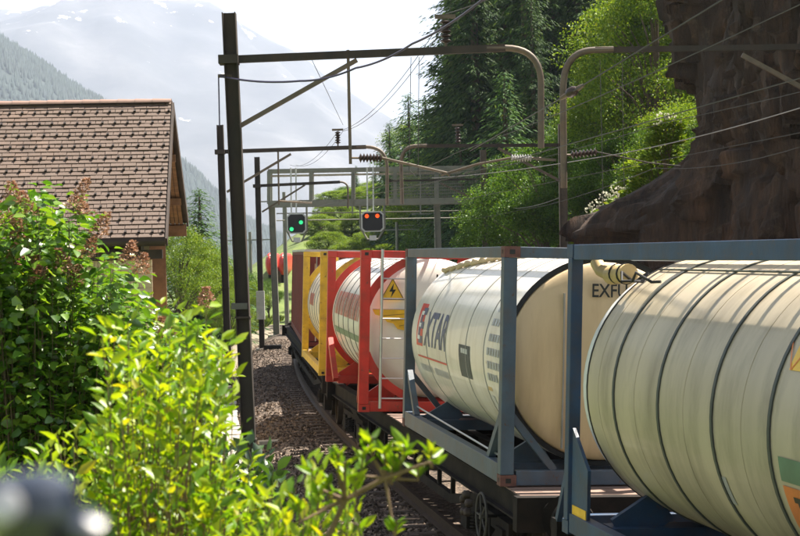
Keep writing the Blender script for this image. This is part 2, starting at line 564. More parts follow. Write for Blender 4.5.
def track(name, off, y0, y1, label, sl0, sl1):
    t = empty(name)
    tag(t, label, 'track', kind='structure')
    prof = [(-.075, -.172), (.075, -.172), (.075, -.155), (.012, -.135), (.012, -.045), (.036, -.035), (.036, 0), (-.036, 0), (-.036, -.035), (-.012, -.045), (-.012, -.135), (-.075, -.155)]
    for s in (-1, 1):
        b = MB(); vs_, fs = [], []
        ys = np.arange(y0, y1, 1.0)
        for y in ys:
            for (px, pz) in prof:
                rr_ = off + s * .7525 + px
                vs_.append((xc(y) + rr_, y, zr(y) + pz - math.tan(CANT) * (rr_ - off)))
        n = len(prof)
        for j in range(len(ys) - 1):
            for k in range(n):
                fs.append((j * n + k, j * n + (k + 1) % n, (j + 1) * n + (k + 1) % n, (j + 1) * n + k))
        b.add(vs_, fs); b.build('rail', M_RAIL, t)
    sl = MB(); sl.box((0, 0, 0), (2.5, .25, .11)).box((0, 0, .05), (2.3, .16, .03))
    for q in (-.7525, .7525):
        for e in (-.1, .1): sl.box((q + e, 0, .075), (.06, .1, .04))
    sme = sl.mesh('sleeper', M_SLEEP)
    y = sl0
    while y < sl1:
        o = link_mesh('sleeper', sme, t)
        o.location = (xc(y) + off, y, zr(y) - .255); o.rotation_euler = (0, CANT, -math.atan(head(y)) * 1.0)
        o.rotation_euler = (0, CANT, math.atan(-head(y)))
        y += .62
    return t


track('railway_track', 0, -5, 110, 'curved railway track under the container train', 9, 60)
track('railway_track', 3.8, -5, 110, 'second railway track hidden beyond the container train', 28, 50)

# cable trough lids, small slabs
lid = MB(); lid.box((0, 0, 0), (.42, .98, .07))
lid_me = lid.mesh('trough_lid', M_CONC)
tr = empty('cable_trough', (xc(26) - 3.0, 26, zr(26) - .42)); tag(tr, 'row of concrete cable trough lids beside the ballast', 'trough')
for k in range(26):
    y = 19.5 + k * 1.0
    o = link_mesh('trough_lid', lid_me, tr)
    o.location = Vector((xc(y) - 2.98 + random.uniform(-.02, .02), y, zr(y) - .385 + random.uniform(0, .012))) - tr.location
    o.rotation_euler = (random.uniform(-.01, .01), random.uniform(-.02, .02), math.atan(-head(y)) + random.uniform(-.02, .02))
slab = MB(); slab.box((0, 0, 0), (1.1, .5, .07)); sl_me = slab.mesh('concrete_slab', M_CONC)
for (px, py, lab) in ((278, 453, 'pale concrete slab lying across the ballast by the trough'), (341, 462, 'thin pale slab lying in the shaded ballast near the wagon')):
    d = 4.05 * F_PX / (py - 263)
    p = at(px, py, d); o = link_mesh('concrete_slab', sl_me)
    o.location = (p.x, p.y, zr(d) - .24); o.rotation_euler = (0, 0, .2); o.scale = (.75, .6, 1)
    tag(o, lab, 'slab')


# ------------------------------------------------------------------ lettering
def text_flat(body, size, shear=0.0, fat=0.0):
    cu = bpy.data.curves.new('lettering', 'FONT'); cu.body = body; cu.size = size; cu.shear = shear; cu.offset = fat; cu.resolution_u = 3
    ob = bpy.data.objects.new('lettering', cu); col.objects.link(ob)
    dg = bpy.context.evaluated_depsgraph_get()
    me = bpy.data.meshes.new_from_object(ob.evaluated_get(dg))
    bpy.data.objects.remove(ob); bpy.data.curves.remove(cu)
    bm = bmesh.new(); bm.from_mesh(me); bpy.data.meshes.remove(me)
    bmesh.ops.remove_doubles(bm, verts=bm.verts, dist=1e-5)
    return bm


def lettering(body, h, width, mapper, mat, name, parent, shear=0.0, fat=0.0):
    """flat text scaled to width x h (cap height), mapped by mapper(u, v)"""
    bm = text_flat(body, 1.0, shear, fat)
    xs = [v.co.x for v in bm.verts]; ys_ = [v.co.y for v in bm.verts]
    x0, x1, y0, y1 = min(xs), max(xs), min(ys_), max(ys_)
    for v in bm.verts:
        v.co.x = (v.co.x - x0) / (x1 - x0) * width; v.co.y = (v.co.y - y0) / (y1 - y0) * h; v.co.z = 0
    bmesh.ops.triangulate(bm, faces=bm.faces)
    for k in range(1, 7):
        g = bm.verts[:] + bm.edges[:] + bm.faces[:]
        bmesh.ops.bisect_plane(bm, geom=g, plane_co=(0, h * k / 7, 0), plane_no=(0, 1, 0))
    for v in bm.verts: v.co = mapper(v.co.x, v.co.y)
    me = bpy.data.meshes.new(name); bm.to_mesh(me); bm.free(); me.materials.append(mat)
    return link_mesh(name, me, parent)


def wrap_patch(mb, mapper, u0, u1, v0, v1, n=6, m=0, skew=0.0):
    vs_, fs = [], []
    for i in range(n + 1):
        v = v0 + (v1 - v0) * i / n
        vs_ += [mapper(u0 + skew * (v - v0), v), mapper(u1 + skew * (v - v0), v)]
    for i in range(n): fs.append((2 * i, 2 * i + 1, 2 * i + 3, 2 * i + 2))
    return mb.add(vs_, fs, m)


# ------------------------------------------------------------------ containers
def place(o, y0, y1, off=0.0, off1=None):
    """put o on the track: local Y runs away from the viewer, tilted by the cant"""
    a = Vector((xc(y0) + off, y0, zr(y0))); b = Vector((xc(y1) + (off if off1 is None else off1), y1, zr(y1)))
    y = (b - a).normalized(); x = y.cross(Vector((0, 0, 1))).normalized(); z = x.cross(y)
    m = Matrix((x, y, z)).transposed() @ Matrix.Rotation(CANT, 3, 'Y')
    o.matrix_world = Matrix.Translation(a) @ m.to_4x4()
    return (b - a).length


FLOOR = 1.16; W2 = 1.219; H = 2.591; L20 = 6.058; TZ = 1.34


def side_map(r, y_start, yc_z=TZ, off=.004, u_sign=-1):
    """left flank of a tank: u along the text (towards the viewer), v up from the tank's mid height"""
    return lambda u, v: Vector((-(r + off) * math.cos(v / r), y_start + u_sign * u, yc_z + (r + off) * math.sin(v / r)))


def corner_castings(root, mat):
    me = MB().box((0, 0, 0), (.178, .162, .118)).mesh('corner_casting', mat)
    hole = MB().box((0, 0, 0), (.06, .008, .05)).box((-.085, .085, 0), (.008, .06, .05)).mesh('casting_hole', M_PBLACK)
    for sx in (-1, 1):
        for y in (.08, L20 - .08):
            for z in (.059, H - .059):
                o = link_mesh('corner_casting', me, root); o.location = (sx * (W2 - .088), y, z)
                if sx < 0 and y < 1:
                    h = link_mesh('casting_hole', hole, o); h.location = (0, -.079, 0)


def end_frame(root, fm, y, pw=.15, pd=.14, top=.12, bot=.16, gusset=None, tank_r=1.17, brace=False, sgn=1):
    e = MB()
    for sx in (-1, 1): e.box((sx * (W2 - pw / 2), y, H / 2), (pw, pd, H - .24))
    e.box((0, y, H - top / 2 - .003), (2 * W2 - .36, pd * .8, top))
    e.box((0, y, bot / 2 + .003), (2 * W2 - .36, pd * .8, bot))
    o = e.build('end_frame', fm, root, bevel=.008)
    if gusset:
        n = 10; th = .02
        for sx in (-1, 1):
            for sz in (-1, 1):
                cx, cz = sx * (W2 - pw * .6), TZ + sz * (1.20 if sz > 0 else 1.18)
                a0 = R(18) if sz > 0 else R(20)
                vs_, fs = [], []
                for i in range(n + 1):
                    a = a0 + (R(90) - 2 * a0) * i / n
                    p = (sx * (tank_r + .0) * math.cos(a), TZ + sz * tank_r * math.sin(a))
                    # outer: band just outside the circle, clipped to the frame
                    q = (sx * min(W2 - pw * .5, (tank_r + gusset) * math.cos(a)), TZ + sz * min(1.22, (tank_r + gusset) * math.sin(a)))
                    for yo in (-th, th):
                        vs_ += [(p[0], y + yo, p[1]), (q[0], y + yo, q[1])]
                for i in range(n):
                    b0, b1 = 4 * i, 4 * i + 4
                    fs += [(b0, b0 + 1, b1 + 1, b1), (b0 + 2, b1 + 2, b1 + 3, b0 + 3), (b0, b1, b1 + 2, b0 + 2), (b0 + 1, b0 + 3, b1 + 3, b1 + 1)]
                MB().add(vs_, fs).build('corner_gusset', fm, root)
    if brace:
        for sx in (-1, 1):
            b = MB(); b.beam((sx * (W2 - .09), y, .80), (sx * (W2 - .62), y + sgn * .02, .16), .07, .08)
            b.build('end_brace', fm, root)
    return o


def tank_shell(root, r, y0, y1, mat, head_mat, seam=None, seams=(), head_gap=None, head_depth=.22, name='tank_shell'):
    s = MB(); s.lathe([(r, y0), (r, y1)], (0, 0, TZ), (0, 1, 0), 72)
    o = s.build(name, mat, root, True)
    for sg, ye in ((-1, y0), (1, y1)):
        h = MB(); prof = [(r - .002, ye)]
        if head_gap:
            prof = [(r - .06, ye + .03 * -sg), (r - .07, ye + sg * .03)]
            k = MB(); k.lathe([(r - .001, ye), (r - .055, ye + sg * .004), (r - .056, ye - sg * .1)], (0, 0, TZ), (0, 1, 0), 72); k.build('gap_shade_ring', M_BLACK, root, True)  # black ring paints the shadow in the gap between shell and head
        R0 = prof[-1][0]
        for i in range(1, 9):
            a = i / 8 * math.pi / 2
            prof.append((R0 * math.cos(a) ** .55 if i < 8 else 0.0, ye + sg * (.03 if head_gap else 0) + sg * head_depth * math.sin(a) ** 1.4))
        h.lathe(prof, (0, 0, TZ), (0, 1, 0), 72)
        h.build('tank_head', head_mat, root, True)
    for y in seams:
        b = MB(); w = .012
        b.lathe([(r, y - w), (r + .006, y - w), (r + .006, y + w), (r, y + w)], (0, 0, TZ), (0, 1, 0), 72)
        b.build('weld_seam', seam or M_SEAM, root, True)
    return o


def straps(root, r, ys_, w, mat, th=.012):
    for y in ys_:
        b = MB(); b.lathe([(r, y - w), (r + th, y - w), (r + th, y + w), (r, y + w)], (0, 0, TZ), (0, 1, 0), 72)
        b.build('tank_strap', mat, root, True)


def side_rails(root, fm, top=None, bot=None, diag=None):
    for sx in (-1, 1):
        if top:
            b = MB(); b.box((sx * (W2 - .05), L20 / 2, H - top / 2 - .004), (.09, L20 - .34, top)); b.build('top_side_rail', fm, root, bevel=.006)
        if bot:
            b = MB(); b.box((sx * (W2 - .06), L20 / 2, bot / 2 + .02), (.11, L20 - .34, bot)); b.build('bottom_side_rail', fm, root, bevel=.006)
        if diag:
            for y, s in ((.16, 1), (L20 - .16, -1)):
                b = MB(); b.beam((sx * (W2 - .07), y, diag[0]), (sx * (W2 - .07), y + s * diag[1], bot or .12), .08, .09); b.build('diagonal_brace', fm, root)


def saddles(root, fm, r):
    for y in (.75, L20 - .75):
        b = MB()
        for sx in (-1, 1):
            b.beam((sx * .95, y, .1), (sx * .55, y, TZ - math.sqrt(r * r - .3) + .03), .3, .06, up=(0, 1, 0))
        b.box((0, y, .1), (2.1, .3, .14)); b.build('tank_saddle', fm, root)


# --- near beige tank container
Y = {'near': 8.15, 'extar': 16.7, 'red': 24.65, 'yellow': 32.0, 'brown': 41.8}
T = empty('tank_container'); place(T, Y['near'], Y['near'] + L20, -.16)
T.matrix_world = T.matrix_world @ Matrix.Translation((0, 0, FLOOR))
tag(T, 'weathered beige tank container with dark straps in a navy frame, nearest of the train', 'container', 'tank containers on the train')
NR = 1.155
tank_shell(T, NR, .35, L20 - .42, M_NEAR, M_NEAR, head_depth=.16)
straps(T, NR, (.25, 1.15, 2.06, 2.97, 3.98, 4.96), .018, M_STRAP, .012)
straps(T, NR, (L20 - .43,), .012, M_BLACK, .006)
end_frame(T, M_NAVY, .08, .11, .11); end_frame(T, M_NAVY, L20 - .08, .11, .11)
side_rails(T, M_NAVY, .135, .17)
corner_castings(T, M_NAVY); saddles(T, M_NAVY, NR)
for yk in (L20 - .16,):
    g = MB()        # folded foot plate of the far corner
    g.add([(-W2 + .03, yk, .95), (-W2 + .03, yk - .42, .62), (-W2 + .03, yk - .42, .04), (-W2 + .03, yk, .04), (-W2 + .06, yk, .95), (-W2 + .06, yk - .42, .62), (-W2 + .06, yk - .42, .04), (-W2 + .06, yk, .04)],
          [(0, 1, 2, 3), (7, 6, 5, 4), (0, 4, 5, 1), (1, 5, 6, 2), (2, 6, 7, 3), (3, 7, 4, 0)])
    o = g.build('foot_plate', M_NAVY, T)
    MB().box((-W2 + .026, yk - .22, .2), (.006, .36, .14)).build('yellow_stripe', M_WARN, o)
    MB().beam((-W2 + .05, yk + .05, .75), (-W2 + .05, yk + .42, .06), .05, .06).build('foot_brace', M_NAVY, T)
# white collar by the far frame
c = MB(); c.lathe([(NR - .09, L20 - .34), (NR - .035, L20 - .33), (NR - .035, L20 - .22), (NR - .12, L20 - .20)], (0, 0, TZ), (0, 1, 0), 72)
c.build('end_collar', M_PWHITE, T, True)
w = MB(); w.box((-.72, L20 / 2, TZ + NR + .03), (.05, L20 - .5, .04)); w.box((-.35, L20 / 2, TZ + NR + .05), (.05, L20 - .5, .04))
for k in range(12): w.box((-.53, .5 + k * .46, TZ + NR + .04), (.42, .06, .02))
w.build('walkway', M_ALU, T)
for yk in (.7, 1.6, 2.5, 3.5, 4.5, 5.35):
    sm_ = MB(); sm_.lathe([(NR, yk - .006), (NR + .0025, yk - .006), (NR + .0025, yk + .006), (NR, yk + .006)], (0, 0, TZ), (0, 1, 0), 72); sm_.build('sheet_seam', M_NEAR, T, True)
pb = MB(); pb.tube([(-.535, .4, TZ + NR * .90), (-.535, L20 - .5, TZ + NR * .90)], .009, 6); pb.build('conduit', M_STRAP, T)
# document tube and hose at the far top corner
dt = MB(); dt.tube([(-.86, L20 - .62, TZ + 1.0), (-.86, L20 - .18, TZ + .98)], .085, 16); dt.tube([(-.86, L20 - .18, TZ + .98), (-.90, L20 - .02, TZ + 1.02), (-.92, L20 + .06, TZ + 1.1)], .06, 12)
dt.build('document_tube', pbr('yellowed_plastic', (.58, .42, .20), .5), T, True)
ts = MB()
for yk in (L20 - .55, L20 - .36): ts.lathe([(.087, -.012), (.094, -.012), (.094, .012), (.087, .012)], (-.86, yk, TZ + .995), (0, 1, 0), 16)
pts = [(-.88 + .1 * math.sin(k * 1.3), L20 - .5 - k * .06, TZ + .96 + .05 * math.cos(k * 2.1)) for k in range(12)]
ts.tube(pts, .014, 6); ts.build('hose', M_BLACK, T, True)
# stickers beyond the fourth strap
smap = side_map(NR, 1.98, off=.006)
st = MB(); wrap_patch(st, smap, .04, .60, .42, .66); st.build('yellow_sticker', M_WARN, T)
st = MB()
for a, b in ((0, 1), (1, 0)):
    for q in range(3): wrap_patch(st, side_map(NR, 1.98, off=.009), .06 + .18 * q, .075 + .18 * q, .42, .66, skew=(.7 if a else -.7))
tag(st.build('sticker_print', M_ORANGE, T), kind='stuff')
st = MB(); wrap_patch(st, smap, .04, .62, -.30, -.14); st.build('green_sticker', M_PGREEN, T)
st = MB(); wrap_patch(st, smap, .04, .62, -.66, -.33); st.build('orange_placard', M_ORANGE, T)
st = MB(); wrap_patch(st, side_map(NR, 1.98, off=.010), .20, .26, -.60, -.42); wrap_patch(st, side_map(NR, 1.98, off=.010), .30, .36, -.58, -.42); wrap_patch(st, side_map(NR, 1.98, off=.010), .16, .42, -.43, -.39)
tag(st.build('placard_print', M_PBLACK, T), kind='stuff')
st = MB(); wrap_patch(st, side_map(NR, 2.95, off=.004), .0, .07, -.64, -.42); st.build('grey_mark', M_PGREY, T)

# --- white tank container with red and blue lettering
T = empty('tank_container'); place(T, Y['extar'], Y['extar'] + L20, 0, .08)
T.matrix_world = T.matrix_world @ Matrix.Translation((0, 0, FLOOR))
tag(T, 'white tank container with blue and red EXTAR lettering in a blue grey frame', 'container', 'tank containers on the train')
ER = 1.165
tank_shell(T, ER, .30, L20 - .34, M_WHITE, M_BEIGE, seams=(1.15, 2.1, 3.3, 4.6), head_gap=True, head_depth=.13)
MB().box((-.5, .150, TZ - .1), (.012, .05, 1.7)).build('head_seam', M_SEAM, T)
end_frame(T, M_BLUE, .08, brace=True); end_frame(T, M_BLUE, L20 - .08, brace=True, sgn=-1)
side_rails(T, M_BLUE, .12, .21, (.80, .62)); corner_castings(T, M_CORNER); saddles(T, M_BLUE, ER)
emap = lambda ys: side_map(ER, ys, off=.005)
ys0 = 5.30; DV = -.17
rb = MB(); wrap_patch(rb, side_map(ER, ys0, off=.003), -.02, .42, .06 + DV, .66 + DV, skew=-.06); rb.build('red_logo_block', M_TLRED, T)
lettering('E', .50, .36, lambda u, v: emap(ys0)(u + .12, v + .10 + DV), M_TLBLUE, 'lettering', T, .2, .03)
lettering('E', .40, .24, lambda u, v: side_map(ER, ys0, off=.007)(u + .06, v + .15 + DV), M_PWHITE, 'lettering', T, .2, .004)
lettering('XTAR', .48, 1.50, lambda u, v: emap(ys0)(u + .50, v + .08 + DV), M_TLBLUE, 'lettering', T, .25, .022)
rb = MB(); wrap_patch(rb, emap(ys0), .0, 2.0, -.10 + DV, -.075 + DV, 2); rb.build('red_line', M_TLRED, T)
rb = MB()
for k in range(23):
    if k in (10, 11): continue
    wrap_patch(rb, emap(ys0), .02 + k * .083, .02 + k * .083 + .055, -.30 + DV, -.20 + DV, 2)
tag(rb.build('faded_print', M_PFADE, T), kind='stuff')
rb = MB(); wrap_patch(rb, emap(2.48), 0, .62, -.34, .06); rb.build('dark_placard', M_SLATE, T)
rb = MB()
for k in range(5): wrap_patch(rb, side_map(ER, 2.48, off=.008), .14 + k * .075, .14 + k * .075 + .05, -.04, .02, 2)
tag(rb.build('placard_print', M_PWHITE, T), kind='stuff')
rb = MB()
for row, (v, n) in enumerate(((.62, 4), (.53, 3), (.36, 3), (.18, 6), (.02, 6), (-.13, 5), (-.27, 4))):
    for k in range(n):
        wrap_patch(rb, emap(.98), .0 + k * .125 + (row % 2) * .03, .0 + k * .125 + .085 + (row % 2) * .03, v, v + .085, 2)
tag(rb.build('faded_print', M_PGREY, T), kind='stuff')
rb = MB(); v0 = -.40
mp_ = emap(1.12)
rb.add([mp_(0, v0), mp_(.22, v0), mp_(.11, v0 + .36)], [(0, 1, 2)]); rb.build('hazard_triangle', pbr('sticker_tan', (.55, .38, .18), .5), T)
rb = MB(); wrap_patch(rb, emap(1.10), .02, .18, -.72, -.46); rb.build('grey_mark', M_PFADE, T)
lettering('EXFU', .150, .40, lambda u, v: Vector((u - .19, .125, v + TZ + .71)), M_PBLACK, 'lettering', T, 0, .014)
# rope along the tank top
rp = MB(); pts = []
for k in range(40):
    u = k / 39
    a = R(52 + 32 * u)
    pts.append((-(ER + .03) * math.cos(a) + .012 * math.sin(k * 2.2), 5.6 - 3.2 * u, TZ + (ER + .03) * math.sin(a) + .012 * math.cos(k * 2.2)))
rp.tube(pts, [.035 + .012 * math.sin(k * 1.9) for k in range(40)], 8); rp.build('rope', pbr('tan_rope', (.55, .42, .28), .9), T, True)
w = MB(); w.box((-.55, L20 / 2, TZ + ER + .035), (.05, L20 - .6, .04)); w.box((-.05, L20 / 2, TZ + ER + .05), (.05, L20 - .6, .04))
for k in range(12): w.box((-.3, .5 + k * .46, TZ + ER + .045), (.5, .06, .02))
w.build('walkway', M_ALU, T)
cd = MB(); cd.tube([(-1.13, L20 - .3, .35), (-1.13, .3, .28)], .012, 6); cd.build('conduit', M_ALU, T)

# --- red-framed tank container
T = empty('tank_container'); place(T, Y['red'], Y['red'] + L20, -.26, -.10)
T.matrix_world = T.matrix_world @ Matrix.Translation((0, 0, FLOOR))
tag(T, 'white tank container in a bright red frame with ladder and warning triangle', 'container', 'tank containers on the train')
RR = 1.14
tank_shell(T, RR, .42, L20 - .42, M_WHITE2, M_WHITE2, head_depth=.30)
end_frame(T, M_REDF, .08, .16, gusset=.13, tank_r=RR - .03); end_frame(T, M_REDF, L20 - .08, .16, gusset=.13, tank_r=RR - .03)
straps(T, RR, (.8, 1.7, 2.6, 3.5, 4.4, 5.3), .014, M_STRAP, .008)
corner_castings(T, M_REDF); saddles(T, M_REDF, RR)
for sx in (-1,):
    for y, s in ((.16, 1), (L20 - .16, -1)):
        MB().beam((sx * (W2 - .07), y, .85), (sx * (W2 - .12), y + s * .75, .10), .1, .1).build('diagonal_brace', M_REDF, T)
rm = side_map(RR, 5.2, off=.004)
b = MB()
for k in range(26):
    u = .05 + k * .16
    wrap_patch(b, rm, u, u + (.10 if k % 3 else .05), .06, .50, 5)
    if k % 4 == 1: wrap_patch(b, rm, u, u + .2, .40, .50, 2)
    if k % 5 == 2: wrap_patch(b, rm, u, u + .2, .06, .14, 2)
tag(b.build('faded_lettering', M_PFRED, T), kind='stuff')
b = MB(); wrap_patch(b, rm, .05, 4.3, -.30, -.18, 2); b.build('green_stripe', M_PGREEN, T)
b = MB()
for k in range(5): wrap_patch(b, rm, 2.6 + k * .3, 2.75 + k * .3, -.95, -.55, 4)
tag(b.build('orange_marks', M_PFRED, T), kind='stuff')


def headpt(u, v, r=RR, y=.08):
    return Vector((u, y, v))


# emblem and warning sign on the near head (the head bulges to y = .12)
b = MB()


def tri_plate(mb, pts, y, th=.006, m=0):
    n = len(pts)
    vs_ = [(p[0], y, p[1]) for p in pts] + [(p[0], y + th, p[1]) for p in pts]
    fs = [tuple(range(n)), tuple(range(2 * n - 1, n - 1, -1))] + [(i, n + i, n + (i + 1) % n, (i + 1) % n) for i in range(n)]
    mb.add(vs_, fs, m)


wx, wz = -.69, TZ + .46
def on_head(pts, y): return [(p[0], p[1]) for p in pts]
sg = MB(); tri_plate(sg, [(wx - .19, wz), (wx + .19, wz), (wx, wz + .34)], .100); o = sg.build('warning_sign', M_WARN, T)
sg = MB()
for a, c_ in (((wx - .19, wz), (wx + .19, wz)), ((wx + .19, wz), (wx, wz + .34)), ((wx, wz + .34), (wx - .19, wz))):
    sg.beam((a[0], .097, a[1]), (c_[0], .097, c_[1]), .008, .024, up=(0, 1, 0))
tri_plate(sg, [(wx + .02, wz + .27), (wx - .055, wz + .13), (wx - .005, wz + .13), (wx - .03, wz + .03), (wx + .055, wz + .165), (wx + .005, wz + .165)], .094, .004)
sg.build('warning_print', M_PBLACK, o)
wg = MB()
zz = TZ + .25
tri_plate(wg, [(-.96, zz + .05), (-.92, zz - .03), (-.80, zz - .06), (-.72, zz - .15), (-.62, zz - .17), (-.55, zz - .26), (-.44, zz - .28), (-.38, zz - .36), (-.26, zz - .36), (-.26, zz + .05)], .100)
for i, v in enumerate(wg.v): wg.v[i] = (v[0] - .05, v[1], v[2])
o = wg.build('wing_emblem', M_WARN, T)
wg = MB()
for k in range(4):
    wg.beam((-.80 + k * .14, .096, zz - .05 - k * .08), (-.27, .096, zz + .0 - k * .08), .005, .014, up=(0, 1, 0))
wg.beam((-.96, .096, zz + .055), (-.26, .096, zz + .055), .005, .016, up=(0, 1, 0))
for i, v in enumerate(wg.v): wg.v[i] = (v[0] - .05, v[1], v[2])
wg.build('emblem_lines', M_WOODD, o)
ld = MB()
for x in (-.88, -.47): ld.tube([(x, -.02, .06), (x, -.02, H + .02)], .026, 8)
for k in range(8): ld.tube([(-.88, -.02, .22 + k * .32), (-.47, -.02, .22 + k * .32)], .012, 6)
ld.build('ladder', M_ALU, T, True)
w = MB(); w.box((-.55, L20 / 2, TZ + RR + .05), (.05, L20 - .4, .04)); w.box((-.05, L20 / 2, TZ + RR + .06), (.05, L20 - .4, .04))
for k in range(12): w.box((-.3, .4 + k * .47, TZ + RR + .055), (.5, .06, .02))
w.build('walkway', M_ALU, T)
lettering('IHU', .16, .42, lambda u, v: Vector((u + .02, .098, v + TZ + .72)), M_PBLACK, 'lettering', T, 0, .006)

# --- yellow-framed tank container
T = empty('tank_container'); place(T, Y['yellow'], Y['yellow'] + L20, -.10, 0)
T.matrix_world = T.matrix_world @ Matrix.Translation((0, 0, FLOOR))
tag(T, 'white tank container in a yellow frame behind the red framed one', 'container', 'tank containers on the train')
tank_shell(T, 1.12, .42, L20 - .42, M_WHITE2, M_WHITE2, head_depth=.30)
end_frame(T, M_YELF, .08, .16, gusset=.13, tank_r=1.10); end_frame(T, M_YELF, L20 - .08, .16, gusset=.13, tank_r=1.10)
straps(T, 1.12, (.8, 1.6, 2.4, 3.2, 4.0, 4.8, 5.4), .022, M_TLBLUE, .008)
side_rails(T, M_YELF, None, .16); corner_castings(T, M_YELF); saddles(T, M_YELF, 1.12)
b = MB()
ym = side_map(1.12, 5.0, off=.004)
for k in range(10): wrap_patch(b, ym, .2 + k * .13, .28 + k * .13, .0, .28, 4)
tag(b.build('faded_lettering', M_PFRED, T), kind='stuff')
w = MB(); w.box((-.6, L20 / 2, TZ + 1.17), (.05, L20 - .4, .04)); w.box((-.1, L20 / 2, TZ + 1.18), (.05, L20 - .4, .04)); w.build('walkway', M_ALU, T)

# --- oxide red box container
T = empty('box_container'); LB = 12.19; place(T, Y['brown'], Y['brown'] + LB, .28)
T.matrix_world = T.matrix_world @ Matrix.Translation((0, 0, FLOOR + .0))
tag(T, 'oxide red box container with a pale roof edge at the far end of the train', 'container')
b = MB()
n = 60
for sx in (-1, 1):                       # corrugated flanks
    vs_, fs = [], []
    for k in range(n * 4 + 1):
        y = .15 + (LB - .3) * k / (n * 4); dx = .036 * (1 if k % 4 in (1, 2) else 0)
        vs_ += [(sx * (W2 - .02 - dx), y, .16), (sx * (W2 - .02 - dx), y, H - .1)]
    for k in range(n * 4): fs.append((2 * k, 2 * k + 2, 2 * k + 3, 2 * k + 1))
    MB().add(vs_, fs).build('side_wall', M_BROWN, T)
for x, nm in ((-.595, 'end_door'), (.595, 'end_door')):
    d_ = MB(); d_.box((x, .05, H / 2 + .02), (1.17, .05, H - .26))
    o = d_.build(nm, M_BROWN, T, bevel=.01)
    for q in (-.3, .3): MB().tube([(x + q, .005, .16), (x + q, .005, H - .12)], .018, 8).build('lock_rod', M_ALU, o)
f_ = MB()
for sx in (-1, 1):
    for y in (.08, LB - .08): f_.box((sx * (W2 - .07), y, H / 2), (.14, .16, H))
    f_.box((sx * (W2 - .06), LB / 2, .08), (.12, LB - .34, .15)); f_.box((sx * (W2 - .04), LB / 2, H - .05), (.08, LB - .34, .09))
for y in (.06, LB - .06): f_.box((0, y, H - .06), (2.16, .10, .10)); f_.box((0, y, .07), (2.16, .1, .12))
f_.build('container_frame', M_BROWN, T, bevel=.008)
MB().box((0, LB / 2, H + .035), (2.46, LB + .02, .06)).build('roof_panel', pbr('pale_roof', (.55, .53, .50), .6), T)
MB().box((0, LB - .05, H / 2), (2.1, .05, H - .3)).build('end_wall', M_BROWN, T)
lettering('K', .3, .22, lambda u, v: Vector((u - .95, .018, v + H - .62)), pbr('print_tan', (.42, .28, .16), .5), 'lettering', T)


# ------------------------------------------------------------------ wagons
def bogie_mesh():
    b = MB()
    for sx in (-1, 1):
        b.box((sx * 1.0, 0, .62), (.12, 2.4, .16)); b.box((sx * 1.0, 0, .46), (.14, .7, .34))
        for y in (-.9, .9): b.box((sx * 1.02, y, .46), (.16, .34, .3))
        b.beam((sx * 1.0, -.75, .58), (sx * 1.0, -.3, .34), .1, .1); b.beam((sx * 1.0, .75, .58), (sx * 1.0, .3, .34), .1, .1)
    b.box((0, 0, .66), (1.9, .5, .16))
    return b.mesh('bogie_frame', M_WAGON)


def wheel_mesh():
    w = MB(); w.lathe([(.0, -.02), (.07, -.06), (.1, -.03), (.38, -.02), (.40, -.065), (.455, -.065), (.46, .045), (.49, .05), (.49, .075), (.40, .075), (.38, .03), (.1, .04), (.0, .05)], (0, 0, 0), (1, 0, 0), 28)
    return w.mesh('wheel', M_WHEEL, True)


def spring_mesh():
    s = MB(); pts = []
    for k in range(49):
        a = k / 8 * 2 * math.pi; pts.append((.075 * math.cos(a), .075 * math.sin(a), .24 * k / 48))
    s.tube(pts, .016, 5)
    return s.mesh('spring', M_WAGON)


BOG, WHE, SPR = bogie_mesh(), wheel_mesh(), spring_mesh()


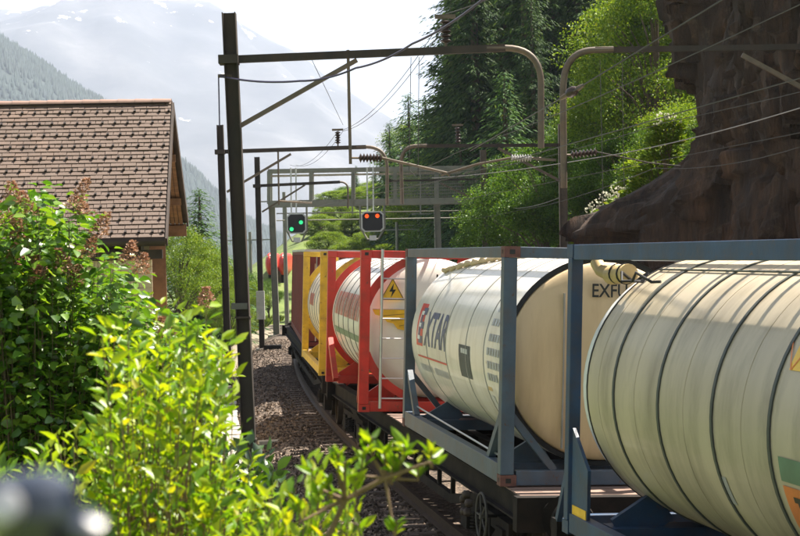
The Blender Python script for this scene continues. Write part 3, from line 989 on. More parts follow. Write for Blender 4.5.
def wagon(y0, y1, label, bogies, deck=()):
    T = empty('container_wagon'); Lw = place(T, y0, y1)
    tag(T, label, 'wagon', 'container wagons under the train')
    for sx in (-1, 1):
        s = MB(); s.ibeam((sx * 1.08, .1, .99), (sx * 1.08, Lw - .1, .99), .16, .28, .02)
        mid0, mid1 = Lw * .2, Lw * .8
        s.build('side_sill', M_WAGON, T)
        q = MB(); q.beam((sx * 1.02, Lw * .12, .86), (sx * 1.02, Lw * .27, .50), .08, .12); q.beam((sx * 1.02, Lw * .73, .50), (sx * 1.02, Lw * .88, .86), .08, .12); q.beam((sx * 1.02, Lw * .27, .50), (sx * 1.02, Lw * .73, .50), .08, .12)
        q.build('truss_bar', M_WAGON, T)
        n = int(Lw / 1.6)
        for k in range(n):
            y = Lw * .27 + (Lw * .46) * k / max(1, n - 1)
            MB().box((sx * 1.02, y, .68), (.05, .08, .34)).build('truss_post', M_WAGON, T)
    c = MB(); c.ibeam((-.25, .1, .95), (-.25, Lw - .1, .95), .12, .34, .02); c.ibeam((.25, .1, .95), (.25, Lw - .1, .95), .12, .34, .02); c.build('centre_sill', M_WAGON, T)
    k = 0.3
    while k < Lw - .2:
        MB().box((0, k, 1.0), (2.0, .14, .20)).build('cross_beam', M_WAGON, T); k += 1.45
    for a, b_ in deck:
        y = a
        while y < b_ - .12:
            MB().box((0, y + .12, 1.125), (2.3, .215, .04)).build('deck_plank', M_DECK, T); y += .24
    for yb in bogies:
        bo = link_mesh('bogie', BOG, T); bo.location = (0, yb, 0)
        for sx in (-1, 1):
            for dy in (-.9, .9):
                w = link_mesh('wheel', WHE, bo); w.location = (sx * .76, dy, .46); w.rotation_euler = (0, 0, 0 if sx < 0 else math.pi)
            for dy in (-.16, .16):
                s = link_mesh('spring', SPR, bo); s.location = (sx * 1.1, dy, .38)
    for ye, sg in ((0, -1), (Lw, 1)):
        MB().box((0, ye, .98), (2.5, .16, .36)).build('headstock', M_WAGON, T)
        for sx in (-1, 1):
            bf = MB(); bf.lathe([(.10, 0), (.10, .3), (.07, .3), (.07, .42), (.22, .42), (.235, .45), (.0, .47)], (sx * .875, ye + sg * .08, 1.02), (0, sg, 0), 20)
            bf.build('buffer', M_WAGON, T, True)
    return T, Lw


W1, _ = wagon(-4.6, 14.75, 'dark wagon under the nearest beige tank container', (-1.0 + 4.6, 11.8 + 4.6), ((17.6, 19.2),))
W2_, LW = wagon(16.0, 31.05, 'dark wagon under the EXTAR and red framed tank containers', (2.2, 12.9), ((.1, 1.0), (6.7, 8.6)))
W3, _ = wagon(31.95, 54.6, 'dark wagon under the yellow framed tank and the box container', (2.4, 18.8), ((6.3, 9.8),))
# handwheel and valves on the middle wagon
hw = MB(); pts = [(0, .26 * math.cos(a * math.pi / 12), .26 * math.sin(a * math.pi / 12)) for a in range(25)]
hw.tube(pts, .016, 6, cap=False)
for a in range(5): hw.tube([(0, 0, 0), (0, .26 * math.cos(a * 1.257), .26 * math.sin(a * 1.257))], .011, 5)
hw.lathe([(.0, -.02), (.04, -.02), (.04, .05), (.0, .05)], (0, 0, 0), (1, 0, 0), 12)
o = hw.build('handwheel', pbr('handwheel_grey', (.06, .055, .05), .7, .1), W2_, True); o.location = (-1.24, 1.55, .70)
MB().tube([(-1.22, 1.55, .70), (-.9, 1.55, .70)], .02, 6).build('handwheel_shaft', M_WAGON, W2_)
for k, (dy, dz) in enumerate(((2.35, .72), (2.5, .8), (2.65, .72), (2.42, .6), (2.6, .58))):
    v = MB(); v.lathe([(.0, 0), (.05, 0), (.05, .06), (.035, .08), (.0, .09)], (-1.17, dy, dz), (-1, 0, 0), 12); v.build('valve', M_WHEEL, W2_, True)

# red railcar standing farther up the line
T = empty('railcar', (at(277, 300, 118).x, 118, zr(118) - .1)); tag(T, 'red railcar with two bulging red ends far up the line, left of the train', 'railcar')
b = MB(); b.box((0, 0, .8), (2.7, 9, .5)); b.build('underframe', M_WAGON, T)
for pxr in (269, 282):
    x = at(pxr, 264, 113.6).x - T.location.x; zc_ = at(pxr, 264, 113.6).z - T.location.z
    b = MB(); b.lathe([(.0, -4.4), (.35, -4.3), (.55, -4.0), (.6, -3.5), (.6, 3.5), (.0, 4)], (0, 0, 0), (0, 1, 0), 18)
    for i, v in enumerate(b.v): b.v[i] = (x + v[0] * .56, v[1], zc_ + v[2] * 1.4)
    b.build('red_cowl', M_REDT, T, True)
    MB().box((x, -4.05, zc_ + .55), (.36, .3, .12)).build('white_band', M_PWHITE, T)
    MB().box((x, 0, (zc_ - .8 + 1.0) / 2), (.3, 7, max(.2, zc_ - .8 - 1.0))).build('support', M_WAGON, T)
for x in (-.76, .76):
    for y in (-3, 3):
        o = link_mesh('wheel', WHE, T); o.location = (x, y, .46)


# ------------------------------------------------------------------ overhead line
def insulator(mb, a, b, r=.08, n=7):
    a, b = Vector(a), Vector(b); L = (b - a).length
    prof = [(.02, 0)]
    for k in range(n):
        h = L * (k + .5) / n; s = L / n * .42
        prof += [(r * .45, h - s), (r, h - s * .2), (r, h + s * .1), (r * .45, h + s)]
    prof.append((.02, L))
    mb.lathe(prof, a, b - a, 16)


def lathe_between(name, a, b, r, n, mat, parent):
    m = MB(); insulator(m, a, b, r, n)
    return m.build(name, mat, parent, True)


def arc(a, c, b, n=8):
    a, b, c = Vector(a), Vector(b), Vector(c)
    return [a * (1 - t) ** 2 + c * 2 * t * (1 - t) + b * t ** 2 for t in [i / n for i in range(n + 1)]]


def hmast(root, base, top, b=.22, mat=None, lean=0.0):
    m = MB()
    base, top = Vector(base), Vector(top)
    d = (top - base).normalized()
    m.ibeam(base, top, b, b, .016, up=(1, 0, 0))
    o = m.build('column', mat or M_STEEL, root)
    MB().box(base + Vector((0, 0, .05)), (.5, .5, .3)).build('footing', M_CONC, root)
    for z in (1.2, 3.2):
        q = base + d * z
        MB().box(q, (b + .03, b + .03, .03)).build('clamp', M_STEEL, root)
    return o


def loc(root, p): return Vector(p) - root.location


def cantilever(px_mast, d, y_beam_px, top_px, beam_px0, beam_px1, drop_px, drop_bot_py, strut, label, lean_px=0, r=.055, b=.22, insul=None, hanger=None, base_px=None):
    """left or right mast with a beam over the track ending in a bent tube"""
    base = at(base_px or px_mast, 300, d); base.z = G(base.x, d) + .0
    top = at(px_mast + lean_px, top_px, d)
    T = empty('catenary_mast', base); tag(T, label, 'mast', 'overhead line masts')
    hmast(T, (0, 0, 0), loc(T, top), b)
    a = loc(T, at(beam_px0, y_beam_px[0], d)); e = loc(T, at(beam_px1, y_beam_px[1], d))
    bm = MB(); bm.beam(a, e, .10, .12); bm.build('beam', M_STEEL, T)
    mt = MB(); mt.box(loc(T, at(px_mast + lean_px * .8, y_beam_px[0], d)), (b + .1, b + .08, .14)); mt.build('beam_clamp', M_STEEL, T)
    cpt = loc(T, at(drop_px, y_beam_px[1], d)); f = loc(T, at(drop_px, y_beam_px[1] + abs(drop_px - beam_px1), d)); g = loc(T, at(drop_px, drop_bot_py, d))
    q = MB(); q.tube([e - (cpt - e).normalized() * .3] + arc(e, cpt, f, 10) + [g], r, 10); q.build('bent_tube', M_GALV, T, True)
    s = MB(); s.beam(loc(T, at(strut[0], strut[1], d)), loc(T, at(strut[2], strut[3], d)), .07, .07); s.build('strut', M_GALV, T)
    if insul:
        p0 = loc(T, at(insul, y_beam_px[0] + (y_beam_px[1] - y_beam_px[0]) * .6, d)) + Vector((0, 0, .04))
        lathe_between('insulator', p0 + Vector((0, 0, .12)), p0 + Vector((0, 0, .5)), .09, 5, M_INSUL, T)
        MB().box(p0 + Vector((0, 0, .55)), (.34, .08, .06)).build('insulator_head', M_GALV, T)
        MB().tube([p0, p0 + Vector((0, 0, .14))], .025, 6).build('insulator_pin', M_GALV, T)
    return T


D1, D2, D3 = 25.0, 47.0, 65.0
# first pair, at 25 m
A1 = cantilever(229, D1, (60, 48), 13, 222, 505, 541, 148, (240, 126, 357, 60), 'dark steel mast nearest the viewer, left of the train, with a long arm and strut', insul=446, base_px=247)
hg = MB(); hg.beam(loc(A1, at(348, 50, D1)), loc(A1, at(350.5, 164, D1)), .05, .05); hg.build('hanger', M_GALV, A1)
lathe_between('insulator', loc(A1, at(359, 158, D1)), loc(A1, at(382, 158, D1)), .075, 7, M_INSUL, A1)
MB().tube([loc(A1, at(350, 158, D1)), loc(A1, at(359, 158, D1))], .018, 6).build('insulator_pin', M_GALV, A1)
MB().tube([loc(A1, at(382, 158, D1)), loc(A1, at(447, 173, D1)), loc(A1, at(450, 176, D1))], .022, 8).build('steady_arm', M_GALV, A1)
MB().beam(loc(A1, at(536, 159, D1)), loc(A1, at(556, 160, D1)), .04, .04).build('bracket', M_GALV, A1)
lathe_between('insulator', loc(A1, at(511, 158, D1)), loc(A1, at(532, 158, D1)), .06, 8, M_INSUL_L, A1)
MB().tube([loc(A1, at(532, 158, D1)), loc(A1, at(541, 158, D1))], .018, 6).build('insulator_pin', M_GALV, A1)
MB().tube([loc(A1, at(511, 158, D1)), loc(A1, at(478, 164, D1)), loc(A1, at(441, 175, D1))], .02, 8).build('steady_arm', M_GALV, A1)
pg = MB(); pg.box(loc(A1, at(240, 306, D1)), (.26, .26, .10)); pg.build('mast_plate', pbr('plate_grey', (.10, .10, .09), .7), A1)
pg = MB(); pg.tube([loc(A1, at(218, 76, D1)), loc(A1, at(232, 76, D1))], .03, 8); pg.build('cable_bracket', M_GALV, A1)
# right counterpart, its own mast stands beyond the frame
mx = at(858, 300, D1)
B1 = empty('catenary_mast', (mx.x, D1, G(mx.x, D1))); tag(B1, 'right hand mast whose arm crosses the dark cliff and bends down in a tube', 'mast', 'overhead line masts')
hmast(B1, (0, 0, 0), (0, 0, 8.2))
e = loc(B1, at(595, 50, D1)); a = loc(B1, at(862, 46, D1)); cpt = loc(B1, at(563, 50, D1)); f = loc(B1, at(563, 90, D1)); g = loc(B1, at(564, 188, D1))
MB().beam(a, e, .08, .09).build('beam', M_STEEL, B1)
MB().tube([e + Vector((.3, 0, 0))] + arc(e, cpt, f, 10) + [g], .055, 10).build('bent_tube', M_GALV, B1, True)
MB().beam(loc(B1, at(742, 55, D1)), loc(B1, at(858, 118, D1)), .07, .07).build('strut', M_GALV, B1)
lathe_between('insulator', loc(B1, at(571, 155, D1)), loc(B1, at(597, 152, D1)), .065, 7, M_INSUL, B1)
MB().tube([loc(B1, at(563, 155, D1)), loc(B1, at(571, 155, D1))], .02, 6).build('insulator_pin', M_GALV, B1)
MB().tube([loc(B1, at(597, 152, D1)), loc(B1, at(650, 163, D1)), loc(B1, at(680, 166, D1))], .011, 8).build('steady_arm', M_STEEL, B1)

# second pair, at 47 m
A2 = cantilever(220, D2, (152, 147), 125, 215, 366, 387, 205, (227, 192, 291, 154), 'slim steel mast just left of the tall dark mast, its arm reaching over the train', insul=338, b=.2, base_px=227)
MB().beam(loc(A2, at(278, 148, D2)), loc(A2, at(279, 205, D2)), .05, .05).build('hanger', M_GALV, A2)
MB().tube([loc(A2, at(279, 201, D2)), loc(A2, at(312, 203, D2))], .03, 6).build('steady_arm', M_GALV, A2)
mb_ = at(564, 300, D2)
B2 = empty('catenary_mast', (mb_.x, D2, G(mb_.x, D2))); tag(B2, 'upright steel mast in front of the mossy rock ledge, arm pointing left', 'mast', 'overhead line masts')
hmast(B2, (0, 0, 0), loc(B2, at(562, 124, D2)), .24, M_GALV)
e = loc(B2, at(417, 146, D2)); a = loc(B2, at(566, 145, D2)); cpt = loc(B2, at(401, 146, D2)); f = loc(B2, at(401, 164, D2)); g = loc(B2, at(402, 204, D2))
MB().beam(a, e, .09, .10).build('beam', M_STEEL, B2)
MB().tube([e + Vector((.3, 0, 0))] + arc(e, cpt, f, 10) + [g], .06, 10).build('bent_tube', M_GALV, B2, True)
MB().beam(loc(B2, at(498, 148, D2)), loc(B2, at(562, 182, D2)), .07, .08).build('strut', M_GALV, B2)
p0 = loc(B2, at(458, 143, D2)); lathe_between('insulator', p0, p0 + Vector((0, 0, .5)), .09, 5, M_INSUL, B2)
MB().box(p0 + Vector((0, 0, .55)), (.34, .08, .06)).build('insulator_head', M_GALV, B2)

# third pair, at 65 m
A3 = cantilever(257, D3, (186, 182), 157, 254, 340, 348, 208, (262, 212, 305, 185), 'thin mast with a grey cabinet, between the dark masts and the gantry', b=.22, r=.04, base_px=261)
MB().box(loc(A3, at(261, 305, D3)) + Vector((0, -.2, 0)), (.34, .25, 1.2)).build('cabinet', pbr('cabinet_grey', (.38, .38, .37), .6), A3)
mb_ = at(487, 300, D3)
B3 = empty('catenary_mast', (mb_.x, D3, G(mb_.x, D3))); tag(B3, 'mast standing just right of the gantry before the dark spruces', 'mast', 'overhead line masts')
hmast(B3, (0, 0, 0), loc(B3, at(483, 150, D3)), .26, M_GALV)
MB().beam(loc(B3, at(388, 181, D3)), loc(B3, at(486, 179, D3)), .07, .08).build('beam', M_STEEL, B3)
MB().beam(loc(B3, at(440, 183, D3)), loc(B3, at(484, 204, D3)), .06, .07).build('strut', M_GALV, B3)

for (px, tp, d, lab) in ((251, 232, 96, 'thin far mast between the second and third masts'), (398, 222, 100, 'thin far mast before the sunlit meadow'), (420, 218, 108, 'thin far mast before the spruces at the meadow edge'), (437, 205, 90, 'far mast under the right half of the gantry'), (286, 192, 84, 'far mast just left of the green signal, behind the gantry leg')):
    p = at(px, 280, d); t_ = at(px, tp, d)
    T = empty('line_pole', (p.x, d, G(p.x, d))); tag(T, lab, 'pole', 'far line poles')
    h = t_.z - T.location.z
    q = MB(); q.tube([(0, 0, 0), (0, 0, h)], [.13, .09], 8); q.build('pole', M_GANTRY, T, True)
    MB().beam((-1.4, 0, h - .5), (1.4, 0, h - .5), .06, .07).build('cross_arm', M_GANTRY, T)

# gantry at 75 m
DG = 75.0
pl, pr = at(273, 300, DG), at(475, 300, DG)
GA = empty('signal_gantry', (pl.x, DG, G(pl.x, DG))); tag(GA, 'green grey steel signal gantry with a mesh walkway spanning the tracks', 'gantry')
dep = .9
for dy in (0, dep):
    for nm, y0p, y1p, h in (('top_chord', 171, 167, .14), ('bottom_chord', 204, 200, .26)):
        a = loc(GA, at(268, y0p, DG)); e = loc(GA, at(480, y1p, DG)); off = Vector((0, dy, 0))
        MB().beam(a + off, e + off, .14, h * 1.2).build(nm, M_GANTRY, GA)
    for k, px in enumerate((269, 311, 353, 395, 437, 478)):
        u = (px - 268) / 212
        a = loc(GA, at(px, 171 - 4 * u, DG)); e = loc(GA, at(px, 204 - 4 * u, DG)); off = Vector((0, dy, 0))
        MB().beam(a + off, e + off, .18, .18, up=(0, 1, 0)).build('upright', M_GANTRY, GA)
MB().beam(loc(GA, at(271, 176, DG)) + Vector((0, .1, 0)), loc(GA, at(478, 172, DG)) + Vector((0, .1, 0)), .03, .1).build('light_rail', pbr('gantry_pale', (.45, .38, .30), .6), GA)
for px, b0 in ((271, 0), (289, 0), (299, 0), (475, 0), (437, 0)):
    t_ = loc(GA, at(px, 203, DG)); bx = at(px + 4 * (203 < 300), 300, DG)
    gz = G(bx.x, DG) - GA.location.z
    if px in (289, 299):
        continue
    m = MB(); m.ibeam((t_.x + .08, .45, gz), (t_.x, .45, t_.z), .3, .3, .02, up=(1, 0, 0)); m.build('leg', M_GANTRY, GA)
    MB().box((t_.x + .08, .45, gz + .05), (.8, .8, .3)).build('leg_footing', M_CONC, GA)
ms = MB()
for k in range(46):
    px = 392 + k * 2.0; u = (px - 268) / 212
    a = loc(GA, at(px, 172 - 4 * u, DG)) + Vector((0, -.08, 0)); e = loc(GA, at(px, 200 - 4 * u, DG)) + Vector((0, -.08, 0))
    ms.beam(a, e, .03, .03, up=(0, 1, 0))
for k in range(9):
    py = 174 + k * 3.2
    a = loc(GA, at(390, py - 2, DG)) + Vector((0, -.08, 0)); e = loc(GA, at(482, py - 4, DG)) + Vector((0, -.08, 0))
    ms.beam(a, e, .03, .03)
ms.build('mesh_guard', M_GANTRY, GA)
for px in (291, 296, 367, 373, 352, 420):
    a = loc(GA, at(px, 168, DG)) + Vector((0, -.12, 0)); e = loc(GA, at(px + .5, 214, DG)) + Vector((0, -.12, 0))
    MB().beam(a, e, .07, .07, up=(0, 1, 0)).build('hanger', M_SIGWHT if px < 375 and px != 352 else M_GANTRY, GA)
for k in range(4):
    a = loc(GA, at(275, 213 + k * 7, DG)) + Vector((0, .9, 0)); e = loc(GA, at(478, 210 + k * 7, DG)) + Vector((0, .9, 0))
    if k < 2: MB().tube([a, e], .03, 6).build('tie_tube', M_GANTRY, GA)


def signal(cx, cy_, w, h, lamps, colr, label):
    c = at(cx, cy_, DG - .4); T = empty('railway_signal', c); tag(T, label, 'signal', 'signals hung from the gantry')
    s = F_PX / (DG - .4); W_, H_ = w / s, h / s
    def octo(k, y, th):
        cut = .13 * k
        hw, hh = W_ / 2 * k, H_ / 2 * k
        pts = [(-hw + cut, -hh), (hw - cut, -hh), (hw, -hh + cut), (hw, hh - cut), (hw - cut, hh), (-hw + cut, hh), (-hw, hh - cut), (-hw, -hh + cut)]
        m = MB(); tri_plate(m, pts, y, th); return m
    octo(1.14, 0, .05).build('rim', M_SIGWHT, T)
    octo(1.0, -.02, .03).build('backboard', M_SIGBLK, T)
    em = emis('lamp_' + colr[0], colr[1], .45)
    for (lx, ly) in lamps:
        p = Vector(((lx - cx) / s, 0, -(ly - cy_) / s))
        l = MB(); l.lathe([(.0, -.06), (.06, -.055), (.10, -.03), (.10, .0)], p, (0, 1, 0), 16); o = l.build('lamp', em, T, True)
        hd = MB(); vs_, fs = [], []
        for k in range(11):
            a = math.pi * k / 10
            for yy_ in (-.02, -.28): vs_.append((p.x + .15 * math.cos(a), yy_, p.z + .15 * math.sin(a)))
        for k in range(10): fs.append((2 * k, 2 * k + 1, 2 * k + 3, 2 * k + 2))
        hd.add(vs_, fs); hd.build('lamp_hood', M_SIGBLK, o)
    br = MB(); hw = W_ / 2 * 1.22
    br.tube([(-hw, .1, H_ * .5 + .35), (-hw, .1, -H_ * .35), (-hw * .45, .1, -H_ * .5 - .42), (hw * .45, .1, -H_ * .5 - .42), (hw, .1, -H_ * .35), (hw, .1, H_ * .5 + .35)], .05, 8)
    br.build('bracket', M_GANTRY, T)
    MB().box((0, .05, -H_ * .5 - .36), (.34, .06, .24)).build('number_plate', M_SIGWHT, T)
    return T


signal(296.5, 223.5, 17, 18, ((301, 222.5), (291.5, 229)), ('green', (.03, .62, .22)), 'black signal with pale rim showing two green lights, left under the gantry')
signal(372.5, 221.5, 20, 18, ((367, 216), (377.5, 216)), ('orange', (.9, .09, .015)), 'black signal with pale rim showing two orange lights, right under the gantry')


# wires
def wire(pts, label, r=.008, sag=0.0, mat=None, n=14, name='overhead_wire', group='overhead wires'):
    pts = [Vector(p) for p in pts]; out = []
    for i in range(len(pts) - 1):
        for k in range(n + (1 if i == len(pts) - 2 else 0)):
            t = k / n; p = pts[i].lerp(pts[i + 1], t); p.z -= sag * 4 * t * (1 - t); out.append(p)
    m = MB(); m.tube(out, r, 5)
    o = m.build(name, mat or M_WIRE, None, True)
    return tag(o, label, 'wire', group)


c1 = at(447, 176, D1)
def trk(y, off, z): return Vector((xc(y) + off, y, zr(y) + z))
wire([trk(1, .2, 5.35), c1 + Vector((0, 0, -.05)), trk(47, -.1, 5.2), trk(66, .2, 5.15), trk(100, 0, 5.1)], 'contact wire over the container train, sloping across the dark cliff', .006)
wire([trk(1, .2, 6.7), at(458, 152, D1), at(300, 200, D2), trk(66, .2, 6.3), trk(100, 0, 6.2)], 'carrying wire with a round insulator, slanting up to the top right corner', .006, .25)
wire([trk(6, 4.0, 5.4), trk(25, 3.7, 5.15), trk(47, 3.9, 5.2), trk(66, 3.8, 5.2), trk(100, 3.8, 5.1)], 'lower contact wire of the far track, crossing the cliff', .006)
wire([trk(6, 4.0, 6.2), trk(25, 3.7, 5.75), trk(47, 3.9, 6.1), trk(66, 3.8, 6.2), trk(100, 3.8, 6.1)], 'upper carrying wire of the far track, crossing the cliff', .006, .15)
wire([at(800, 147, 20), at(655, 168, D1), at(520, 210, D2), at(430, 222, D3)], 'thin wire crossing the middle of the cliff to the mossy ledge', .006, .1)
wire([at(800, 108, 18), at(600, 157, D1), at(432, 178, 40)], 'pale wire passing the brown insulator beside the bent tube', .007, .05, M_WIRE_L)
# round insulator on the carrying wire
ip = at(572, 92, 17.5)
T = tag(empty('wire_insulator', ip), 'dark round insulator threaded on the slanting wire', 'insulator')
q = MB(); q.lathe([(.0, -.07), (.04, -.065), (.06, -.03), (.06, .03), (.04, .065), (.0, .07)], (0, 0, 0), (-.75, .4, -.4), 16); q.build('insulator_body', M_INSUL, T, True)
q = MB(); q.lathe([(.02, -.16), (.03, -.1), (.03, .1), (.02, .16)], (0, 0, 0), (-.75, .4, -.4), 10); q.build('insulator_cap', M_GALV, T, True)
wire([at(735, -8, 12.5), ip, at(470, 151, 30)], 'wire carrying the dark round insulator above the train', .008)
# feeder cable from the tall mast
wire([at(219, 76, D1), at(300, 81, D1 - 1), at(356, 68, D1 - 2), at(412, 44, D1 - 4), at(487, -4, D1 - 7)], 'thick purple black feeder cable sagging from the tall mast to the top edge', .017, .05, M_CABLE, 10, 'feeder_cable')
wire([at(218.5, 77, D1), at(219.5, 126, D1)], 'short cable dropping from the bracket of the tall mast', .012, 0, M_CABLE, 4)
wire([at(446, 14, D1), at(338, 131, D2), at(290, 165, 70)], 'left strand of the paired lines falling from the beam insulator', .007, .4)
wire([at(452, 14, D1), at(343, 131, D2), at(296, 165, 70)], 'right strand of the paired lines falling from the beam insulator', .007, .4)
wire([at(446, 14, D1), at(520, -14, D1 - 6)], 'line running from the beam insulator to the top edge', .008, .02)
wire([at(312, 60, D1 + 1), at(343, 125, D2)], 'thin stay wire slanting between the first and second arm', .006)
wire([at(411, 57, D1), at(409, 170, D1), at(415, 176, D1)], 'left of two droppers hanging below the long beam', .006, 0, None, 3)
wire([at(419, 57, D1), at(418, 178, D1)], 'right of two droppers hanging below the long beam', .006, 0, None, 3)
for k, (a_, b_, lab) in enumerate((((600, 60, 24), (603, 200, 24), 'left of the two droppers before the bright tree'), ((622, 55, 24), (624, 185, 24), 'right of the two droppers before the bright tree'))):
    wire([at(*a_), at(*b_)], lab, .005, 0, None, 3)
wire([at(564, 100, D2), at(484, 150, D3), at(440, 170, 80)], 'upper line from the ledge mast back to the gantry', .007, .1)
wire([at(563, 140, D2), at(484, 165, D3)], 'lower line from the ledge mast to the mast beside the gantry', .007, .3)
wire([at(490, 205, D3), at(563, 196, D2)], 'pale wire between the mast beside the gantry and the ledge mast', .01, .25, M_WIRE_L)


# ------------------------------------------------------------------ house
E0 = at(165, 237, 30.0)              # near eave, right corner
hx = Vector((1, .081, 0)).normalized(); hy = Vector((-.081, 1, 0)).normalized()
HM = Matrix((hx, hy, Vector((0, 0, 1)))).transposed().to_4x4()
HS = empty('house'); HS.matrix_world = Matrix.Translation((E0.x, E0.y, 0)) @ HM
tag(HS, 'house with a brown tiled roof and pale plank wall behind the lilac', 'house')
ze = E0.z; RUN = 3.0; zrg = at(174, 104, 33.0).z; RUN2 = 4.5; zf = at(188, 221, 37.4).z
slope = math.atan2(zrg - ze, RUN); SL = math.hypot(zrg - ze, RUN)
HL = 8.4; OV = .62
# roof deck (near slope), far slope
def slab_between(a0, a1, b1, b0, th, mat, name, parent):
    a0, a1, b0, b1 = map(Vector, (a0, a1, b0, b1)); n = (a1 - a0).cross(b0 - a0).normalized() * th
    m = MB(); m.add([a0, a1, b1, b0, a0 - n, a1 - n, b1 - n, b0 - n], [(0, 1, 2, 3), (7, 6, 5, 4), (0, 4, 5, 1), (1, 5, 6, 2), (2, 6, 7, 3), (3, 7, 4, 0)])
    return m.build(name, mat, parent)
roof = slab_between((-HL, 0, ze), (0, 0, ze), (0, RUN, zrg), (-HL, RUN, zrg), .06, M_WOODD, 'roof', HS)
slab_between((0, RUN + RUN2, zf), (-HL, RUN + RUN2, zf), (-HL, RUN, zrg), (0, RUN, zrg), .06, M_WOODD, 'roof', HS)
slab_between((.02, RUN + RUN2 + .02, zf + .07), (-HL, RUN + RUN2 + .02, zf + .07), (-HL, RUN, zrg + .07), (.02, RUN, zrg + .07), .05, M_TILE, 'roof_covering', HS)
EXP, TW = .126, .262
rows = int(SL / EXP)
tile_v = MB(); tile_v.box((0, EXP * .62, 0), (TW - .012, EXP * 1.5, .022), Matrix.Rotation(R(-8), 3, 'X'))
tile_me = tile_v.mesh('tile', M_TILE)
RX = Matrix.Rotation(slope, 3, 'X')
rest = MB(); hooks = MB(); ntile = 0
for r_ in range(rows + 1):
    for c_ in range(int(HL / TW) + 1):
        x = -TW / 2 - c_ * TW + (TW / 2 if r_ % 2 else 0)
        if r_ % 2 and c_ == 0: x = -TW / 4 - .001
        if x < -HL: continue
        p = Vector((x, 0, ze)) + RX @ Vector((0, r_ * EXP - .03, .030 + random.uniform(-.005, .005)))
        rot = RX @ Matrix.Rotation(random.uniform(-.014, .014), 3, 'Z')
        vis = c_ < 9 and ntile < 300 and not (r_ % 2 and c_ == 0)
        if vis:
            o = link_mesh('tile', tile_me, roof); o.matrix_local = Matrix.Translation(p) @ rot.to_4x4(); ntile += 1
        else:
            half = r_ % 2 and c_ == 0
            rest.box(p + rot @ Vector((0, EXP * .62, 0)), ((TW / 2 if half else TW) - .012, EXP * 1.5, .022), rot @ Matrix.Rotation(R(-8), 3, 'X'))
        if r_ % 3 == 1 and r_ < rows - 1:
            hooks.box(p + rot @ Vector((.02, EXP * .02, .035)), (.045, .05, .045), rot)
tag(rest.build('roof_tiles', M_TILE, roof), kind='stuff'); tag(hooks.build('snow_hooks', M_HOOK, roof), kind='stuff')
rt = MB(); vs_, fs = [], []
for k in range(9):
    a = math.pi * k / 8
    for y, rad in ((0, .12), (.40, .105)): vs_.append((y, -rad * math.cos(a), rad * .8 * math.sin(a)))
for k in range(8): fs.append((2 * k, 2 * k + 1, 2 * k + 3, 2 * k + 2))
rt.add(vs_, fs); rt_me = rt.mesh('ridge_tile', M_RIDGE, True)
for k in range(int(HL / .37)):
    o = link_mesh('ridge_tile', rt_me, roof); o.location = (-.40 - k * .37, RUN, zrg + .03)
# verge boards, rafters, soffit
for a, b_ in (((.03, -.06, ze - .10), (.03, RUN, zrg - .05)), ((.03, RUN, zrg - .05), (.03, RUN + RUN2, zf - .05))):
    MB().beam(a, b_, .04, .2).build('barge_board', M_WOODD, HS)
for k in range(6):
    x = -.12 - k * .1
    MB().beam((x, RUN + .1, zrg - .17), (x, RUN + RUN2 - .05, zf - .14), .085, .025).build('soffit_plank', M_WOOD, HS)
for y, z in ((RUN + 1.5, None), (RUN + 3.2, None), (RUN + RUN2 - .15, None)):
    z = zrg + (zf - zrg) * (y - RUN) / RUN2 - .27
    MB().box((-.35, y, z), (.62, .14, .16)).build('purlin', M_WOOD, HS)
MB().box((-.30, RUN + RUN2 - .1, zf - .22), (.6, .06, .3)).build('end_board', M_WOOD, HS)
MB().box((-HL / 2, -.06, ze - .09), (HL, .04, .17)).build('fascia', M_WOODD, HS)
gt = MB(); vs_, fs = [], []
for k in range(9):
    a = math.pi * k / 8
    for x in (-HL, .02): vs_.append((x, -.15 - .07 * math.cos(a), ze - .07 - .08 * math.sin(a)))
for k in range(8): fs.append((2 * k, 2 * k + 1, 2 * k + 3, 2 * k + 2))
gt.add(vs_, fs); gt.build('gutter', M_WOODD, HS, True)
MB().box((-HL / 2 - .02, .22, ze - .33), (HL - .1, .10, .18)).build('wall_plate', M_WOODD, HS)
gz = -.2
for k in range(int((ze - .45 - gz) / .14)):
    z = ze - .50 - k * .14
    MB().box((-HL / 2 - OV / 2 + .18, .30 + .012 * (k % 2), z), (HL - OV + .3, .05, .132)).build('wall_plank', M_PLANK, HS)
gw = MB(); xa, xb = -.34, -1.0; xm = xa + (xb - xa) * .38
gw.add([(xa, .34, gz), (xb, RUN + RUN2 - .3, gz), (xb, RUN + RUN2 - .3, zf - .25), (xm, RUN, zrg - .2), (xa, .34, ze - .1), (xa - .1, .34, gz), (xb - .1, RUN + RUN2 - .3, gz), (xb - .1, RUN + RUN2 - .3, zf - .25), (xm - .1, RUN, zrg - .2), (xa - .1, .34, ze - .1)],
       [(0, 1, 2, 3, 4), (9, 8, 7, 6, 5), (0, 5, 6, 1), (1, 6, 7, 2), (2, 7, 8, 3), (3, 8, 9, 4), (4, 9, 5, 0)])
gw.build('gable_wall', M_PLANK, HS)
MB().box((-HL / 2, RUN + RUN2 - .35, (zf + gz) / 2), (HL - 1, .1, zf - gz - .4)).build('back_wall', M_WOOD, HS)
MB().box((-HL + .3, RUN, ze / 2), (.1, RUN * 1.9, ze - gz)).build('side_wall', M_WOOD, HS)


# ------------------------------------------------------------------ cliff
def nvec(q):
    return Vector((noise.noise(q + Vector((3.1, 0, 7.7))), noise.noise(q + Vector((11.3, 5.9, 0))), noise.noise(q + Vector((0, 17.7, 2.3)))))


